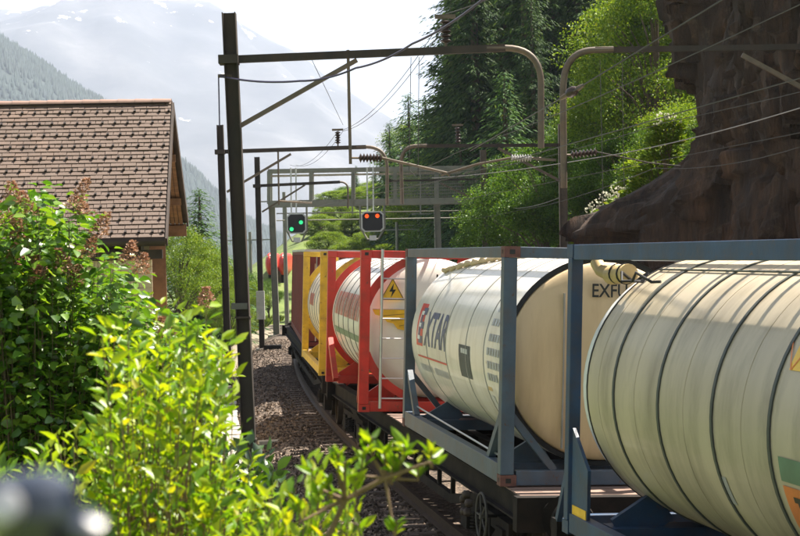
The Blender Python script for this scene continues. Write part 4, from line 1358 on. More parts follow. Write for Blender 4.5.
def facet(q, amp, tilt):
    """planar facets with sharp edges, one per Voronoi cell"""
    c = noise.voronoi(q)[1][0]
    h = noise.noise(c * 3.7 + Vector((9, 4, 1))); dv = nvec(c * 2.9)
    return amp * h * 1.6 + tilt * 1.6 * (q - c).dot(dv)


def cliff():
    # plan of the face from the far corner towards the viewer, then rising
    path = [(26, 58), (17, 52), (12.0, 47.5), (8.95, 43.5), (8.15, 40), (8.15, 35), (8.5, 30), (10, 25), (14, 19), (20, 14), (28, 10)]
    P = [Vector((a, b, 0)) for a, b in path]
    seg = []
    for i in range(len(P) - 1):
        n = max(2, int((P[i + 1] - P[i]).length / .13))
        seg += [P[i].lerp(P[i + 1], k / n) for k in range(n)]
    seg.append(P[-1])
    seg = [sum((seg[max(0, min(len(seg) - 1, i + k))] for k in range(-6, 7)), Vector()) / 13 for i in range(len(seg))]
    NH = 120; TOP = 10.6; v, f = [], []
    for i, p in enumerate(seg):
        t = (seg[min(i + 1, len(seg) - 1)] - seg[max(i - 1, 0)]).normalized(); out = Vector((t.y, -t.x, 0))
        if out.x > 0 and p.y < 45: out = -out
        out = Vector((-abs(t.y), t.x if t.y < 0 else -t.x, 0)) if False else Vector((t.y, -t.x, 0))
        hmax = TOP if p.y < 42.5 else max(3.5, TOP - 1.1 * (p.y - 42.5))
        for k in range(NH + 1):
            u = k / NH; z = -1 + (hmax + 1) * u
            q = Vector((p.x * .55, p.y * .55, z * .16)); q2 = Vector((p.x * 1.9, p.y * 1.9, z * .5))
            w0 = Vector((p.x, p.y, z)) + .25 * nvec(Vector((p.x * .8, p.y * .8, z * .8)))
            dsp = .45 * noise.fractal(q, 1.0, 2.2, 3) + facet(Vector((w0.x * .55 + z * .06, w0.y * .55, w0.z * .20)), .42, .50) + facet(Vector((w0.x * 1.5, w0.y * 1.5 + z * .1, w0.z * .55)), .22, .30) + facet(Vector((w0.x * 3.6, w0.y * 3.6, w0.z * 1.5)), .09, .14)
            ridged = .25
            lean = .12 * u * u
            ledge = (3.4 * (1 - sm(4.3, 6.6, z)) + .25 * max(0, 4.5 - z)) * sm(36.5, 41.5, p.y) * (1 - sm(45.5, 50, p.y))
            w = p + out * (dsp * (1.25 + .6 * ledge / 4.3) + ridged - .2 + lean + ledge)
            v.append((w.x, w.y, z))
        # top shelf going back
        for k in range(1, 5):
            w = p - out * (k * 1.6) + out * .4
            v.append((w.x, w.y, hmax + 1.1 * k + .5 * noise.noise(Vector((w.x, w.y, 3)))))
    nn = NH + 5
    for i in range(len(seg) - 1):
        for k in range(nn - 1):
            f.append((i * nn + k, i * nn + k + 1, (i + 1) * nn + k + 1, (i + 1) * nn + k))
    return v, f


cv, cf = cliff()
co = link_mesh('cliff', np_mesh('cliff', np.array(cv), np.array(cf), M_ROCK))
tag(co, 'dark brown rock face rising beside the railway on the right', 'cliff', kind='structure')



# ------------------------------------------------------------------ trees
SPRAY_V = np.array([(0, 0, 0), (-.5, .35, -.06), (-.28, .75, -.14), (0, 1, -.22), (.28, .75, -.14), (.5, .35, -.06), (0, .5, .02)], float)
SPRAY_F = np.array([(0, 6, 1), (1, 6, 2), (2, 6, 3), (3, 6, 4), (4, 6, 5), (5, 6, 0)])


def spruce(H_, R_, seed, mat, dens=1.0):
    """trunk mesh and crown mesh of a spruce, base at the origin"""
    rnd = np.random.default_rng(seed)
    t = MB(); t.tube([(0, 0, -1), (0, 0, H_ * .3), (0, 0, H_ * .7), (0, 0, H_ * .98)], [R_ * .09, R_ * .075, R_ * .04, .02], 8)
    P, D, S = [], [], []
    z = H_ * .05
    while z < H_ * .985:
        u = z / H_
        L = R_ * (1 - u) ** .82 * (.8 + .35 * rnd.random()) + .12
        nb = max(4, int((9 - 4 * u) * dens))
        a0 = rnd.random() * 6.28
        for k in range(nb):
            a = a0 + 6.28 * k / nb + rnd.normal() * .25; l = L * (.65 + .5 * rnd.random())
            slope_ = .35 * u - .25 + rnd.normal() * .08
            o = np.array([math.cos(a), math.sin(a), 0])
            tl = np.array([-math.sin(a), math.cos(a), 0])
            n = max(4, int(l / .13 * dens))
            for j in range(n):
                v = (j + rnd.random()) / n
                p = o * l * v + np.array([0, 0, z + slope_ * l * v - .22 * l * v * v + .12 * l * v ** 3])
                for sgn in (-1, 1):
                    P.append(p + rnd.normal(size=3) * np.array([.08, .08, .10]))
                    D.append(o * (.55 + .4 * v) + tl * sgn * (.9 - .5 * v) + np.array([0, 0, -.25 - .3 * rnd.random()]))
                    S.append((.34 + .34 * (1 - v) * min(1, l / 2.2)) * (.6 + .7 * rnd.random()) * min(1, .5 + l * .35))
        z += max(.16, H_ * .022 * (1.15 - .6 * u)) / dens ** .5
    P, D, S = np.array(P), np.array(D), np.array(S)
    x, y, zz_ = frames(D, .35, (0, 0, 1))
    V, Fq = scatter(SPRAY_V, SPRAY_F, P, x * (S * .22)[:, None], y * S[:, None], zz_ * S[:, None])
    return t.mesh('trunk', M_BARK, True), np_mesh('crown', V, Fq, mat)


def broadleaf(H_, R_, seed, mat, nclump=80, per=430, leaf=.105, low=.2, flat=1.0):
    rnd = np.random.default_rng(seed); rr_ = random.Random(seed)
    t = MB(); tips = []
    t.tube([(0, 0, -1), (.05, 0, H_ * .2), (.1, .05, H_ * .45), (0, .1, H_ * .8)], [R_ * .075, R_ * .06, R_ * .045, .03], 8)
    P, D = [], []
    for k in range(nclump):
        a = rr_.random() * 6.28; ph = rr_.uniform(-.55, 1.0); rad = rr_.uniform(.45, 1.0) ** .6
        ch = math.sqrt(max(0.05, 1 - min(1, abs(ph)) ** 2))
        c = np.array([math.cos(a) * R_ * rad * ch * flat, math.sin(a) * R_ * rad * ch, H_ * (low + (1 - low) * (.5 + .42 * ph)) + rr_.uniform(-.3, .3)])
        zb = min(c[2] * .6, H_ * .75)
        if k % 3 == 0: t.tube([(0, 0, zb * .8), (c[0] * .4, c[1] * .4, (zb + c[2]) / 2), tuple(c)], [R_ * .022, R_ * .012, .008], 5)
        s = R_ * rr_.uniform(.12, .25)
        q = rnd.normal(size=(per, 3)); q /= np.linalg.norm(q, axis=1, keepdims=True)
        q *= (rnd.random(per) ** .45)[:, None] * np.array([1.15, 1.15, .75])
        P.append(c + q * s * 1.25); D.append(q * .7 + rnd.normal(size=(per, 3)) * .6 + np.array([0, 0, -.25]))
    P, D = np.concatenate(P), np.concatenate(D); n = len(P)
    S = leaf * (.65 + .7 * rnd.random(n))
    x, y, z = frames(D, .6, (0, 0, 1))
    V, Fq = scatter(LEAF4_V, LEAF4_F, P, x * (S * .75)[:, None], y * S[:, None], z * S[:, None])
    return t.mesh('trunk', M_BARK, True), np_mesh('crown', V, Fq, mat)


SPR_H = 26.0
spr = [spruce(SPR_H, 4.4, s, L_SPRUCE) for s in (1, 2, 3)]
spl = [spruce(12, 2.6, s, L_SPRUCE2, .9) for s in (7, 8)]
bro = [broadleaf(10, 3.6, s, L_DECID) for s in (11, 12)]
bsh = [broadleaf(10, 5.6, s, L_DECID2, 90, 380, .24, low=-.25) for s in (51, 52)]
brb = [broadleaf(10, 3.6, s, L_DECID2, 96, 440, .095) for s in (21, 22)]


def plant_tree(name, proto, H0, px, top, d, label, group=None, sx=1.0, dz=0.0, rot=None, cat='tree'):
    """tree whose tip shows at photo pixel (px, top) and whose foot stands on the ground below"""
    t_ = at(px, top, d); g = G(t_.x, d) + dz
    h = max(2.0, t_.z - g); s = h / H0
    T = empty(name, (t_.x, d, g), random.random() * 6.28 if rot is None else rot); T.scale = (s * sx, s * sx, s)
    link_mesh('trunk', proto[0], T); link_mesh('crown', proto[1], T)
    tag(T, label, cat, group)
    return T


GF = 'spruces of the dark forest'; GM_ = 'trees round the meadow'
forest = [(470, -150, 92, 0, 1.0), (497, -230, 96, 1, .9), (520, -170, 88, 2, .95), (545, -260, 98, 0, .9), (572, -200, 90, 1, 1.0), (600, -260, 97, 2, .9), (625, -240, 95, 0, 1), (458, -60, 112, 1, .85), (485, -120, 118, 2, .9), (512, -160, 115, 0, .9),
          (535, -190, 120, 1, .9), (560, -200, 116, 2, .9), (590, -220, 118, 0, .9), (650, -300, 96, 1, 1), (505, -60, 104, 2, .95), (555, -90, 105, 0, .95), (582, -110, 108, 1, .95), (530, -40, 84, 2, .85), (478, -30, 100, 0, .8), (610, -150, 110, 1, .9), (640, -200, 112, 2, .9), (462, -130, 100, 1, 1.15), (450, -70, 118, 0, 1.15)]
for k, (px, tp, d, i, sx) in enumerate(forest):
    plant_tree('spruce_tree', spr[i], SPR_H, px, tp, d, 'tall dark spruce in the dense forest right of the gantry, tip above the picture', GF, sx)
plant_tree('spruce_tree', spr[1], SPR_H, 450, -20, 106, 'tall spruce at the left edge of the dark forest against the sky', GF, 1.2)
plant_tree('spruce_tree', spl[0], 12, 504, 70, 74, 'smaller lit spruce standing before the dark forest', 'lighter spruces', 1.4)
plant_tree('spruce_tree', spl[1], 12, 389, 121, 135, 'slender pale spruce with a pointed tip left of the pale spruce clump', 'lighter spruces', 1.3)
plant_tree('spruce_tree', spl[0], 12, 408, 92, 128, 'tallest pale spruce just left of the dark forest', 'lighter spruces', 1.4)
plant_tree('spruce_tree', spl[1], 12, 425, 96, 124, 'broad pale spruce touching the dark forest edge', 'lighter spruces', 1.7)
plant_tree('spruce_tree', spl[0], 12, 443, 84, 118, 'pale spruce partly in front of the dark forest edge', 'lighter spruces', 1.5)
plant_tree('spruce_tree', spl[1], 12, 356, 165, 190, 'small distant spruce behind the gantry over the meadow', 'lighter spruces', .8)
plant_tree('broadleaf_tree', brb[0], 10, 418, 118, 140, 'light green broadleaf tree among the pale spruces', GM_, 1.0)
plant_tree('broadleaf_tree', brb[1], 10, 440, 150, 112, 'light green broadleaf tree behind the mesh of the gantry', GM_, 1.1)
plant_tree('spruce_tree', spl[0], 12, 375, 168, 175, 'small pale spruce above the meadow left of the pale clump', 'lighter spruces', 1.3)
plant_tree('spruce_tree', spl[1], 12, 460, 130, 90, 'mid green spruce beside the mesh end of the gantry', 'lighter spruces', 1.5)

GB = 'broadleaf trees on the right slope'
plant_tree('broadleaf_tree', brb[0], 10, 655, -45, 57, 'bright green broadleaf tree leaning over the cliff edge', GB, .85)
plant_tree('broadleaf_tree', brb[1], 10, 628, 25, 60, 'bright green broadleaf tree left of the cliff edge, below the top beam', GB, .9)
plant_tree('broadleaf_tree', brb[1], 10, 690, -70, 60, 'bright green broadleaf tree above the cliff top at the upper edge', GB, .9, 3.0)
plant_tree('broadleaf_tree', bro[0], 10, 600, 92, 62, 'mid green broadleaf tree right of the second bent tube', GB, 1.0)
plant_tree('broadleaf_tree', bro[1], 10, 545, 138, 60, 'rounded mid green tree behind the ledge mast', GB, 1.1)
plant_tree('broadleaf_tree', bro[0], 10, 585, 160, 58, 'low mid green tree just above the mossy ledge', GB, 1.1)
plant_tree('broadleaf_tree', bro[1], 10, 515, 172, 66, 'low mid green tree beside the right gantry leg', GB, 1.1)
plant_tree('broadleaf_tree', bro[1], 10, 620, 130, 56, 'mid green tree behind the sunlit herbs of the ledge', GB, 1.1)

plant_tree('broadleaf_tree', brb[1], 10, 700, 96, 50, 'bright bush in the notch just behind the cliff edge', GB, 1.3)
plant_tree('broadleaf_tree', bro[0], 10, 676, 118, 51, 'green bush above the herbs at the cliff edge', GB, 1.2)
plant_tree('broadleaf_tree', bro[1], 10, 716, 120, 48.5, 'low green bush deepest in the notch behind the cliff', GB, 1.3)
GM = 'trees round the meadow'
for k, (px, tp, d, pr_, sx, lab) in enumerate((
        (345, 186, 188, bro[0], 1.5, 'round tree at the left end of the sunlit meadow'), (370, 180, 195, brb[0], 1.6, 'bright round tree above the sunlit meadow behind the right signal'),
        (400, 168, 192, bro[1], 1.5, 'leafy tree above the middle of the meadow'), (430, 160, 185, bro[0], 1.5, 'leafy tree at the right end of the meadow'),
        (322, 222, 150, brb[1], 1.3, 'low bright bush under the gantry between the signals'), (450, 205, 100, bro[1], 1.3, 'leafy tree under the mesh end of the gantry'), (352, 233, 140, bsh[1], 1.4, 'low round bush on the meadow left of the right signal'), (398, 228, 150, bsh[0], 1.4, 'bright bush on the meadow right of the right signal'), (424, 222, 135, bsh[0], 1.3, 'dark bush on the meadow before the pale spruces'))):
    plant_tree('broadleaf_tree', pr_, 10, px, tp, d, lab, GM, sx)

for k, (px, tp, d, sx) in enumerate(((328, 236, 128, 1.6), (341, 224, 146, 1.7), (358, 219, 158, 1.7), (382, 214, 164, 1.8), (390, 232, 140, 1.7), (408, 211, 166, 1.8), (414, 229, 146, 1.7), (436, 216, 152, 1.8), (372, 236, 130, 1.7), (404, 240, 126, 1.6), (430, 236, 130, 1.6), (334, 214, 166, 1.9), (320, 232, 138, 1.7), (366, 208, 172, 1.9), (394, 205, 174, 1.9), (420, 203, 172, 1.9), (352, 240, 122, 1.6), (384, 243, 120, 1.6), (350, 206, 176, 1.9))):
    plant_tree('sunlit_bush', bsh[k % 2], 10, px, tp, d, 'bright yellow green bush on the sunlit slope behind the gantry', 'bushes on the sunlit slope', sx, cat='bush')
GL = 'trees beside the house'
plant_tree('spruce_tree', spl[0], 12, 199, 187, 72, 'blue green spruce between the house and the left masts', 'lighter spruces', 1.9)
plant_tree('broadleaf_tree', brb[0], 10, 178, 226, 62, 'light green tree right behind the house corner', GL, .9)
plant_tree('broadleaf_tree', brb[1], 10, 207, 246, 66, 'light green tree directly left of the slim mast', GL, .8)
plant_tree('broadleaf_tree', bro[0], 10, 236, 268, 82, 'dark green bush between the tall mast and the cabinet mast', GL, 1.2)
plant_tree('broadleaf_tree', brb[1], 10, 247, 280, 76, 'bright bush left of the cabinet mast', GL, 1.0)
plant_tree('broadleaf_tree', bro[1], 10, 268, 278, 92, 'green bush below the red railcar', GL, .9)
plant_tree('broadleaf_tree', brb[0], 10, 228, 290, 60, 'low bright shrub behind the tall dark mast', GL, .9)
plant_tree('spruce_tree', spl[1], 12, 222, 235, 110, 'pale distant spruce between the left masts', 'lighter spruces', .9)


# ------------------------------------------------------------------ shrubs
def leaf_mesh(name, P, D, S, wid, mat, up=(0, 0, 1), spin=.6):
    x, y, z = frames(np.array(D, float), spin, up)
    S = np.array(S)
    V, Fq = scatter(LEAF_V, LEAF_F, np.array(P, float), x * (S * wid)[:, None], y * S[:, None], z * S[:, None])
    return np_mesh(name, V, Fq, mat, True)


def in_poly(p, poly):
    x, y = p; c = False; j = len(poly) - 1
    for i in range(len(poly)):
        if (poly[i][1] > y) != (poly[j][1] > y) and x < (poly[j][0] - poly[i][0]) * (y - poly[i][1]) / (poly[j][1] - poly[i][1]) + poly[i][0]: c = not c
        j = i
    return c


def sample_poly(poly, n, rnd):
    xs = [p[0] for p in poly]; ys_ = [p[1] for p in poly]; out = []
    while len(out) < n:
        p = (rnd.uniform(min(xs), max(xs)), rnd.uniform(min(ys_), max(ys_)))
        if in_poly(p, poly): out.append(p)
    return out


def shrub(name, label, cat, poly, dc, dspread, base_px, nstem, per, leaf, wid, mat, seed, stem_r=.006, up_bias=.9, ground_z=None, bush_r=.10, tipfrac=.5, group=None, stemmat=None, droop=0.0):
    """a leafy shrub: stems rise from a rootstock to tips spread over the crown; leaves along the outer stems"""
    rnd = random.Random(seed)
    T0 = at(base_px, 500, dc); gz_ = G(T0.x, T0.y) if ground_z is None else ground_z
    T = empty(name, (T0.x, T0.y, gz_)); tag(T, label, cat, group)
    st = MB(); P, D, S = [], [], []
    for (px, py) in sample_poly(poly, nstem, rnd):
        tip = at(px, py, dc + rnd.uniform(-dspread, dspread)) - T.location
        root = Vector((tip.x * .45 + rnd.uniform(-.12, .12), tip.y * .45 + rnd.uniform(-.12, .12), 0))
        mid = root.lerp(tip, .55) + Vector((rnd.uniform(-.08, .08), rnd.uniform(-.08, .08), .12))
        pts = arc(root, mid, tip, 7)
        L = sum((pts[i + 1] - pts[i]).length for i in range(7))
        st.tube(pts, [stem_r * (1.6 - 1.3 * i / 7) for i in range(8)], 4, cap=False)
        for k in range(per):
            u = 1 - tipfrac * (k / per) * min(1.0, .9 / max(L, .01)) if per > 1 else 1
            i = min(6, int(u * 7)); f_ = u * 7 - i
            p = pts[i].lerp(pts[i + 1], f_); t = (pts[i + 1] - pts[i]).normalized()
            a = k * 2.4 + rnd.uniform(-.5, .5); o = t.orthogonal().normalized(); o2 = t.cross(o)
            side = o * math.cos(a) + o2 * math.sin(a)
            d_ = side * rnd.uniform(.5, 1.0) + t * rnd.uniform(.3, 1.0) * (1 - droop) + Vector((0, 0, up_bias * rnd.uniform(.1, .6) - droop * rnd.uniform(0, .9)))
            P.append(tuple(p + side * rnd.random() * bush_r)); D.append(tuple(d_)); S.append(leaf * rnd.uniform(.45, 1.35))
    st.build('stems', stemmat or M_TWIG, T)
    link_mesh('foliage', leaf_mesh('foliage', P, D, S, wid, mat), T)
    return T


# lilac in the left background of the foreground
LIL = [(-60, 200), (0, 190), (38, 178), (75, 196), (96, 214), (100, 245), (128, 262), (150, 292), (185, 312), (215, 335), (225, 380), (190, 470), (-60, 470)]
T = shrub('lilac_bush', 'large dark lilac bush with brown faded blossoms before the house', 'bush', LIL, 9.6, .75, 40, 820, 30, .072, .68, L_LILAC, 31, .0045, .15, 1.0, .13, .8, droop=.75, stemmat=M_BARK)
fl = random.Random(3); nfl = 0
for (px, py) in [(14, 196), (32, 206), (10, 216), (20, 230), (86, 208), (74, 196), (96, 228), (40, 264), (68, 264), (84, 250), (38, 277), (76, 280), (14, 258), (140, 266), (127, 256), (206, 300), (168, 330)]:
    c = at(px, py, 9.6 - .70 + fl.uniform(0, .35)) - T.location
    n = 260; hh = fl.uniform(.11, .17); tx, ty = fl.uniform(-.5, .5), fl.uniform(-.5, .5)
    P, D, S = [], [], []
    for k in range(n):
        u = fl.random(); a = fl.random() * 6.28; r_ = (.062 * (1 - u) + .012) * fl.uniform(.3, 1)
        P.append((c.x + r_ * math.cos(a) + tx * hh * u, c.y + r_ * math.sin(a) + ty * hh * u, c.z - hh * .4 + hh * u)); D.append((math.cos(a), math.sin(a), .5)); S.append(fl.uniform(.012, .022))
    link_mesh('blossom', leaf_mesh('blossom', P, D, S, .8, L_FLOWER), T)

LIM = [(95, 330), (125, 302), (165, 300), (205, 305), (238, 330), (228, 375), (246, 425), (262, 470), (285, 520), (300, 560), (-40, 560), (-40, 478), (20, 445), (70, 430), (40, 475), (105, 395), (118, 352)]
shrub('young_shrub', 'bright lime green leafy shrub filling the lower left foreground', 'shrub', LIM, 4.3, .60, 120, 330, 15, .047, .42, L_LIME, 41, .0032, .55, None, .014, .40, droop=.25)
LOW = [(195, 470), (240, 440), (275, 455), (285, 490), (300, 540), (190, 560)]
shrub('dark_shrub', 'darker green low shrub at the foot of the lime green shrub', 'shrub', LOW, 7.0, .4, 240, 90, 14, .075, .55, L_DARK, 43, .005, .5, None, .03, .5)
BRN = [(225, 520), (262, 500), (285, 470), (312, 452), (345, 462), (372, 470), (362, 500), (345, 545), (230, 560)]
shrub('young_shrub', 'small lime green seedling at the bottom edge beside the ballast', 'shrub', BRN, 3.4, .2, 290, 62, 9, .040, .42, L_LIME, 44, .0035, .9, None, .012, .35)
# the arching twig
T0 = at(300, 640, 3.1); T = empty('leafy_twig', (T0.x, T0.y, G(T0.x, T0.y))); tag(T, 'single arching twig with upright pale green leaf tufts before the wagons', 'twig')
pts = [Vector((0, 0, 0)), at(318, 560, 3.1) - T.location, at(345, 500, 3.08) - T.location, at(385, 478, 3.05) - T.location, at(430, 462, 3.0) - T.location]
tw = MB(); tw.tube(pts, [.010, .007, .006, .005, .003], 6); P, D, S = [], [], []
rnd = random.Random(8)
for (px, py, n) in ((432, 458, 13), (418, 470, 8), (405, 448, 14), (392, 474, 8), (355, 486, 9), (385, 458, 10), (372, 445, 8), (362, 466, 7), (345, 470, 9), (330, 488, 10), (338, 462, 8), (318, 500, 8), (312, 476, 7), (400, 466, 6), (300, 512, 8), (395, 528, 7)):
    b0 = at(px, py + 10, 3.05) - T.location; tp = at(px + rnd.uniform(-2, 2), py - 8, 3.03) - T.location
    j = min(pts, key=lambda q: (q - b0).length)
    tw.tube([j, b0, tp], [.004, .003, .002], 5)
    for k in range(n):
        u = rnd.random(); p = b0.lerp(tp, u); a = rnd.random() * 6.28
        P.append(tuple(p)); D.append((.6 * math.cos(a), .6 * math.sin(a), rnd.uniform(.15, 1.0))); S.append(rnd.uniform(.022, .046))
tw.build('stem', M_TWIG, T, True)
link_mesh('foliage', leaf_mesh('foliage', P, D, S, .40, L_LIME), T)

# herbs on the rock ledge
herb = random.Random(17)
places = [(580, 242, 44, .6), (588, 228, 44, .6), (597, 214, 44, .65), (608, 205, 44, .7), (619, 198, 44, .7), (630, 191, 44, .75), (641, 183, 43.8, .75), (650, 172, 43.6, .8), (656, 158, 43.5, .8), (661, 143, 43.3, .75), (665, 127, 43, .7), (668, 112, 43, .65), (645, 205, 42.6, .35), (654, 190, 42.4, .4), (630, 176, 46.5, .7), (645, 156, 46.5, .8)]
for k, (px, py, d, s) in enumerate(places):
    c = at(px, py + 6, d); T = empty('ledge_plant', c); n = 900
    tag(T, 'sunlit yellow green herb tuft growing on the rock ledge', 'plant', 'herbs on the rock ledge')
    P, D, S = [], [], []
    for i in range(n):
        a = herb.random() * 6.28; r_ = .75 * s * math.sqrt(herb.random()); hgt = herb.random() * .75 * s * (1 - .5 * r_ / (.75 * s))
        P.append((r_ * math.cos(a), r_ * math.sin(a) * .7, hgt - .35)); D.append((math.cos(a), math.sin(a), herb.uniform(-.2, .9))); S.append(herb.uniform(.07, .16))
    link_mesh('foliage', leaf_mesh('foliage', P, D, S, .45, L_DECID2), T)
    st = MB()
    for i in range(7):
        a = herb.random() * 6.28; st.tube([(0, 0, -1.2), (.4 * s * math.cos(a), .4 * s * math.sin(a), .1)], .012, 4)
    st.build('stems', M_TWIG, T)
    ORD = ('first', 'second', 'third', 'fourth', 'fifth', 'sixth', 'seventh', 'eighth', 'ninth', 'tenth', 'eleventh', 'twelfth')
    T['label'] = ORD[k] + ' green herb tuft up the ledge edge, counted from the ledge mast' if k < 12 else ('lower green herb tuft on the dark rock below the ledge edge', 'upper green herb tuft on the dark rock below the ledge edge', 'lower herb tuft just behind the ledge edge', 'upper herb tuft just behind the ledge edge')[k - 12]
    if k in (0, 1, 2, 3, 10, 4):
        P, D, S = [], [], []
        for i in range(60):
            q = i // 10; ca = q * 1.05; a = herb.random() * 6.28
            P.append((.4 * s * math.cos(ca) + .1 * math.cos(a), -.3, .38 * s + .06 * math.sin(a) + .08 * (q % 3))); D.append((math.cos(a), -.5, 1)); S.append(herb.uniform(.05, .1))
        tag(link_mesh('white_umbels', leaf_mesh('white_umbels', P, D, S, .8, L_WHITE), T), kind='stuff')
        T['label'] = ORD[k] + ' herb tuft up the ledge edge from the ledge mast, with white umbels'; T['group'] = 'white flowering herbs on the ledge'

# grass along the verge
N = 26000
yy = 16 + 80 * rng.random(N) ** 1.2; rr = -3.9 - 4.5 * rng.random(N) ** 1.4
keep = np.ones(N, bool)
pos = np.array([(xc(y) + r, y, G(xc(y) + r, y)) for y, r in zip(yy, rr)])
D = rng.normal(size=(N, 3)) * .35 + np.array([0, 0, 1])
x, y, z = frames(D)
S = .10 + .22 * rng.random(N) + .002 * yy
V, Fq = scatter(np.array([(-.5, 0, 0), (.5, 0, 0), (.3, .6, .08), (0, 1, .25), (-.3, .6, .08)], float)[:, :], np.array([(0, 1, 2), (0, 2, 4), (4, 2, 3)]), pos, x * (S * .10 + .0004 * yy)[:, None], y * S[:, None], z * S[:, None])
tag(link_mesh('verge_grass', np_mesh('verge_grass', V, Fq, L_GRASS)), 'rough green grass along the verge left of the track', 'grass', kind='stuff')

# ------------------------------------------------------------------ small things
p = at(34, 470, .5)
T = empty('fence_post', (p.x, p.y, G(p.x, p.y))); tag(T, 'blurred dark blue rounded post top in the bottom left corner', 'post')
h = p.z - T.location.z
q = MB(); q.lathe([(.008, 0), (.008, h - .03), (.014, h - .024), (.0155, h - .013), (.013, h - .005), (.007, h - .001), (.0, h)], (0, 0, 0), (0, 0, 1), 24); q.build('post_cap', M_NAVYG, T, True)
q = MB(); q.tube([(-.004, 0, h - .010), (-.03, .004, h - .012)], .009, 12); q.build('rail_stub', M_NAVYG, T, True)
q = MB(); q.lathe([(.0, -.006), (.006, -.005), (.008, 0), (.006, .005), (.0, .006)], (.016, -.002, h - .020), (.3, -.6, 1), 16); q.build('cap_lump', M_NAVYG, T, True)
q = MB(); q.lathe([(.0, -.005), (.005, -.004), (.006, 0), (.005, .004), (.0, .005)], (-.006, -.014, h - .010), (0, -1, .3), 16); q.build('cap_lump', M_ALU, T, True)  # pale metal disc stands in for the white highlight on the cap
p = at(213, 487, 5.2)
T = empty('wooden_stake', (p.x, p.y, G(p.x, p.y))); tag(T, 'dark weathered stake standing in the lime green shrub', 'stake')
h = p.z - T.location.z; q = MB(); q.lathe([(.022, -.1), (.021, h - .03), (.016, h - .005), (.0, h)], (0, 0, 0), (0, 0, 1), 9); q.build('stake', M_WOODD, T, True)
p = at(224, 384, 26.5); T = empty('track_marker', (p.x, p.y, G(p.x, p.y))); tag(T, 'small post with an orange brown knob beside the tall mast', 'marker')
h = p.z - T.location.z + .1; MB().tube([(0, 0, 0), (0, 0, h)], .03, 8).build('post', M_CONC, T)
q = MB(); q.lathe([(.0, -.08), (.07, -.05), (.09, 0), (.06, .06), (.0, .08)], (0, 0, h + .06), (0, 0, 1), 14); q.build('knob', pbr('knob_orange', (.45, .17, .07), .6), T, True)
MB().box((-.12, 0, h + .34), (.16, .05, .2)).build('plate', M_CONC, T)
MB().tube([(-.12, .02, 0), (-.12, .02, h + .3)], .02, 6).build('plate_post', M_CONC, T)
p = at(273, 352, 63); T = empty('trackside_box', (p.x, p.y, zr(63) - .43)); tag(T, 'small dark trestle shaped box beside the path under the gantry', 'box')
MB().box((0, 0, .34), (.7, .5, .18)).build('lid', M_WAGON, T)
for sx in (-.25, .25): MB().box((sx, 0, .13), (.1, .4, .26)).build('leg', M_WAGON, T)


# ------------------------------------------------------------------ far mountains
def interp(pts, x):
    if x <= pts[0][0]: return pts[0][1]
    for (a, b), (c, d) in zip(pts, pts[1:]):
        if x <= c: return b + (d - b) * (x - a) / (c - a)
    return pts[-1][1]


RD = 6000
ridge = [(-3200, 1060), (-1566, 1075), (-1000, 1065), (-870, 1030), (-666, 985), (-400, 850), (0, 590), (300, 470), (900, 420), (3000, 420)]


def far_h(x, y):
    u = sm(3000, 6000, y)
    h = interp(ridge, x) * u
    f = noise.fractal(Vector((x * .0012, y * .0012, 1.7)), .9, 2.1, 7)
    rg = abs(noise.noise(Vector((x * .0022 + y * .0006, y * .0009, 5))))
    return -40 + h + (f * 120 - rg * 130 * (1 - .6 * sm(5400, 6000, y))) * (.2 + u) * (1 - .75 * sm(5500, 6100, y)) - max(0, y - 6100) * .3


xs = np.arange(-3200, 3001, 45); ys = np.arange(2900, 7000, 45)
V = np.array([(x, y, far_h(x, y)) for y in ys for x in xs]); nx_ = len(xs)
Fq = np.array([(j * nx_ + i, j * nx_ + i + 1, (j + 1) * nx_ + i + 1, (j + 1) * nx_ + i) for j in range(len(ys) - 1) for i in range(nx_ - 1)])
tag(link_mesh('mountain', np_mesh('mountain', V, Fq, M_ALP, True)), 'pale hazy mountain with snow patches filling the left sky', 'mountain', kind='structure')

fr = [(-1500, 640), (-653, 388), (-473, 262), (-343, 158), (-270, 92), (-150, 20), (0, -30), (600, -30)]


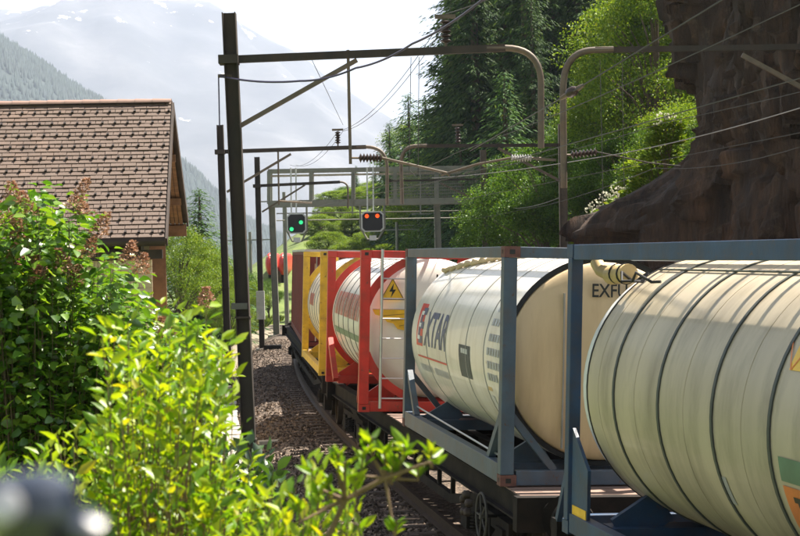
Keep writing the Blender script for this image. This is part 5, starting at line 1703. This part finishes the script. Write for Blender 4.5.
def wood_h(x, y):
    u = sm(1500, 2400, y)
    return -30 + (interp(fr, x) + 30) * u + 16 * noise.fractal(Vector((x * .006, y * .006, 2)), 1, 2, 4) * u - max(0, y - 2500) * .35


xs = np.arange(-1500, 601, 25); ys = np.arange(1300, 2900, 25)
V = np.array([(x, y, wood_h(x, y)) for y in ys for x in xs]); nx_ = len(xs)
Fq = np.array([(j * nx_ + i, j * nx_ + i + 1, (j + 1) * nx_ + i + 1, (j + 1) * nx_ + i) for j in range(len(ys) - 1) for i in range(nx_ - 1)])
tag(link_mesh('wooded_hill', np_mesh('wooded_hill', V, Fq, M_FARWOOD, True)), 'blue hazy wooded slope above the house roof', 'hill', kind='structure')
N = 15000
px_ = -800 + 700 * rng.random(N); py_ = 1500 + 1080 * rng.random(N) ** .7
pos = np.array([(a, b, wood_h(a, b) - 2) for a, b in zip(px_, py_)])
n6 = 6
CV = np.array([(math.cos(k * 2 * math.pi / n6), math.sin(k * 2 * math.pi / n6), 0) for k in range(n6)] + [(0, 0, 1)], float)
CF = np.array([(k, (k + 1) % n6, n6) for k in range(n6)])
hh = (10 + 9 * rng.random(N))[:, None]
o1 = np.ones((N, 1))
V, Fq = scatter(CV, CF, pos, np.hstack([hh * .22, 0 * o1, 0 * o1]), np.hstack([0 * o1, hh * .22, 0 * o1]), np.hstack([0 * o1, 0 * o1, hh]))
tag(link_mesh('far_forest', np_mesh('far_forest', V, Fq, M_FARWOOD)), 'dense far conifer forest on the hazy slope', 'forest', kind='stuff')

# ------------------------------------------------------------------ haze
hz = MB(); hz.box((0, 3500, 560), (10100, 9100, 1230))
m = bpy.data.materials.new('haze_air'); m.use_nodes = True
t = m.node_tree; t.nodes.clear(); out = t.nodes.new('ShaderNodeOutputMaterial'); pv = t.nodes.new('ShaderNodeVolumePrincipled')
pv.inputs['Color'].default_value = (.68, .77, 1.0, 1); pv.inputs['Density'].default_value = .000105; pv.inputs['Anisotropy'].default_value = .2
t.links.new(pv.outputs[0], out.inputs['Volume'])
tag(hz.build('haze', m), 'pale mountain haze', 'haze', kind='stuff')
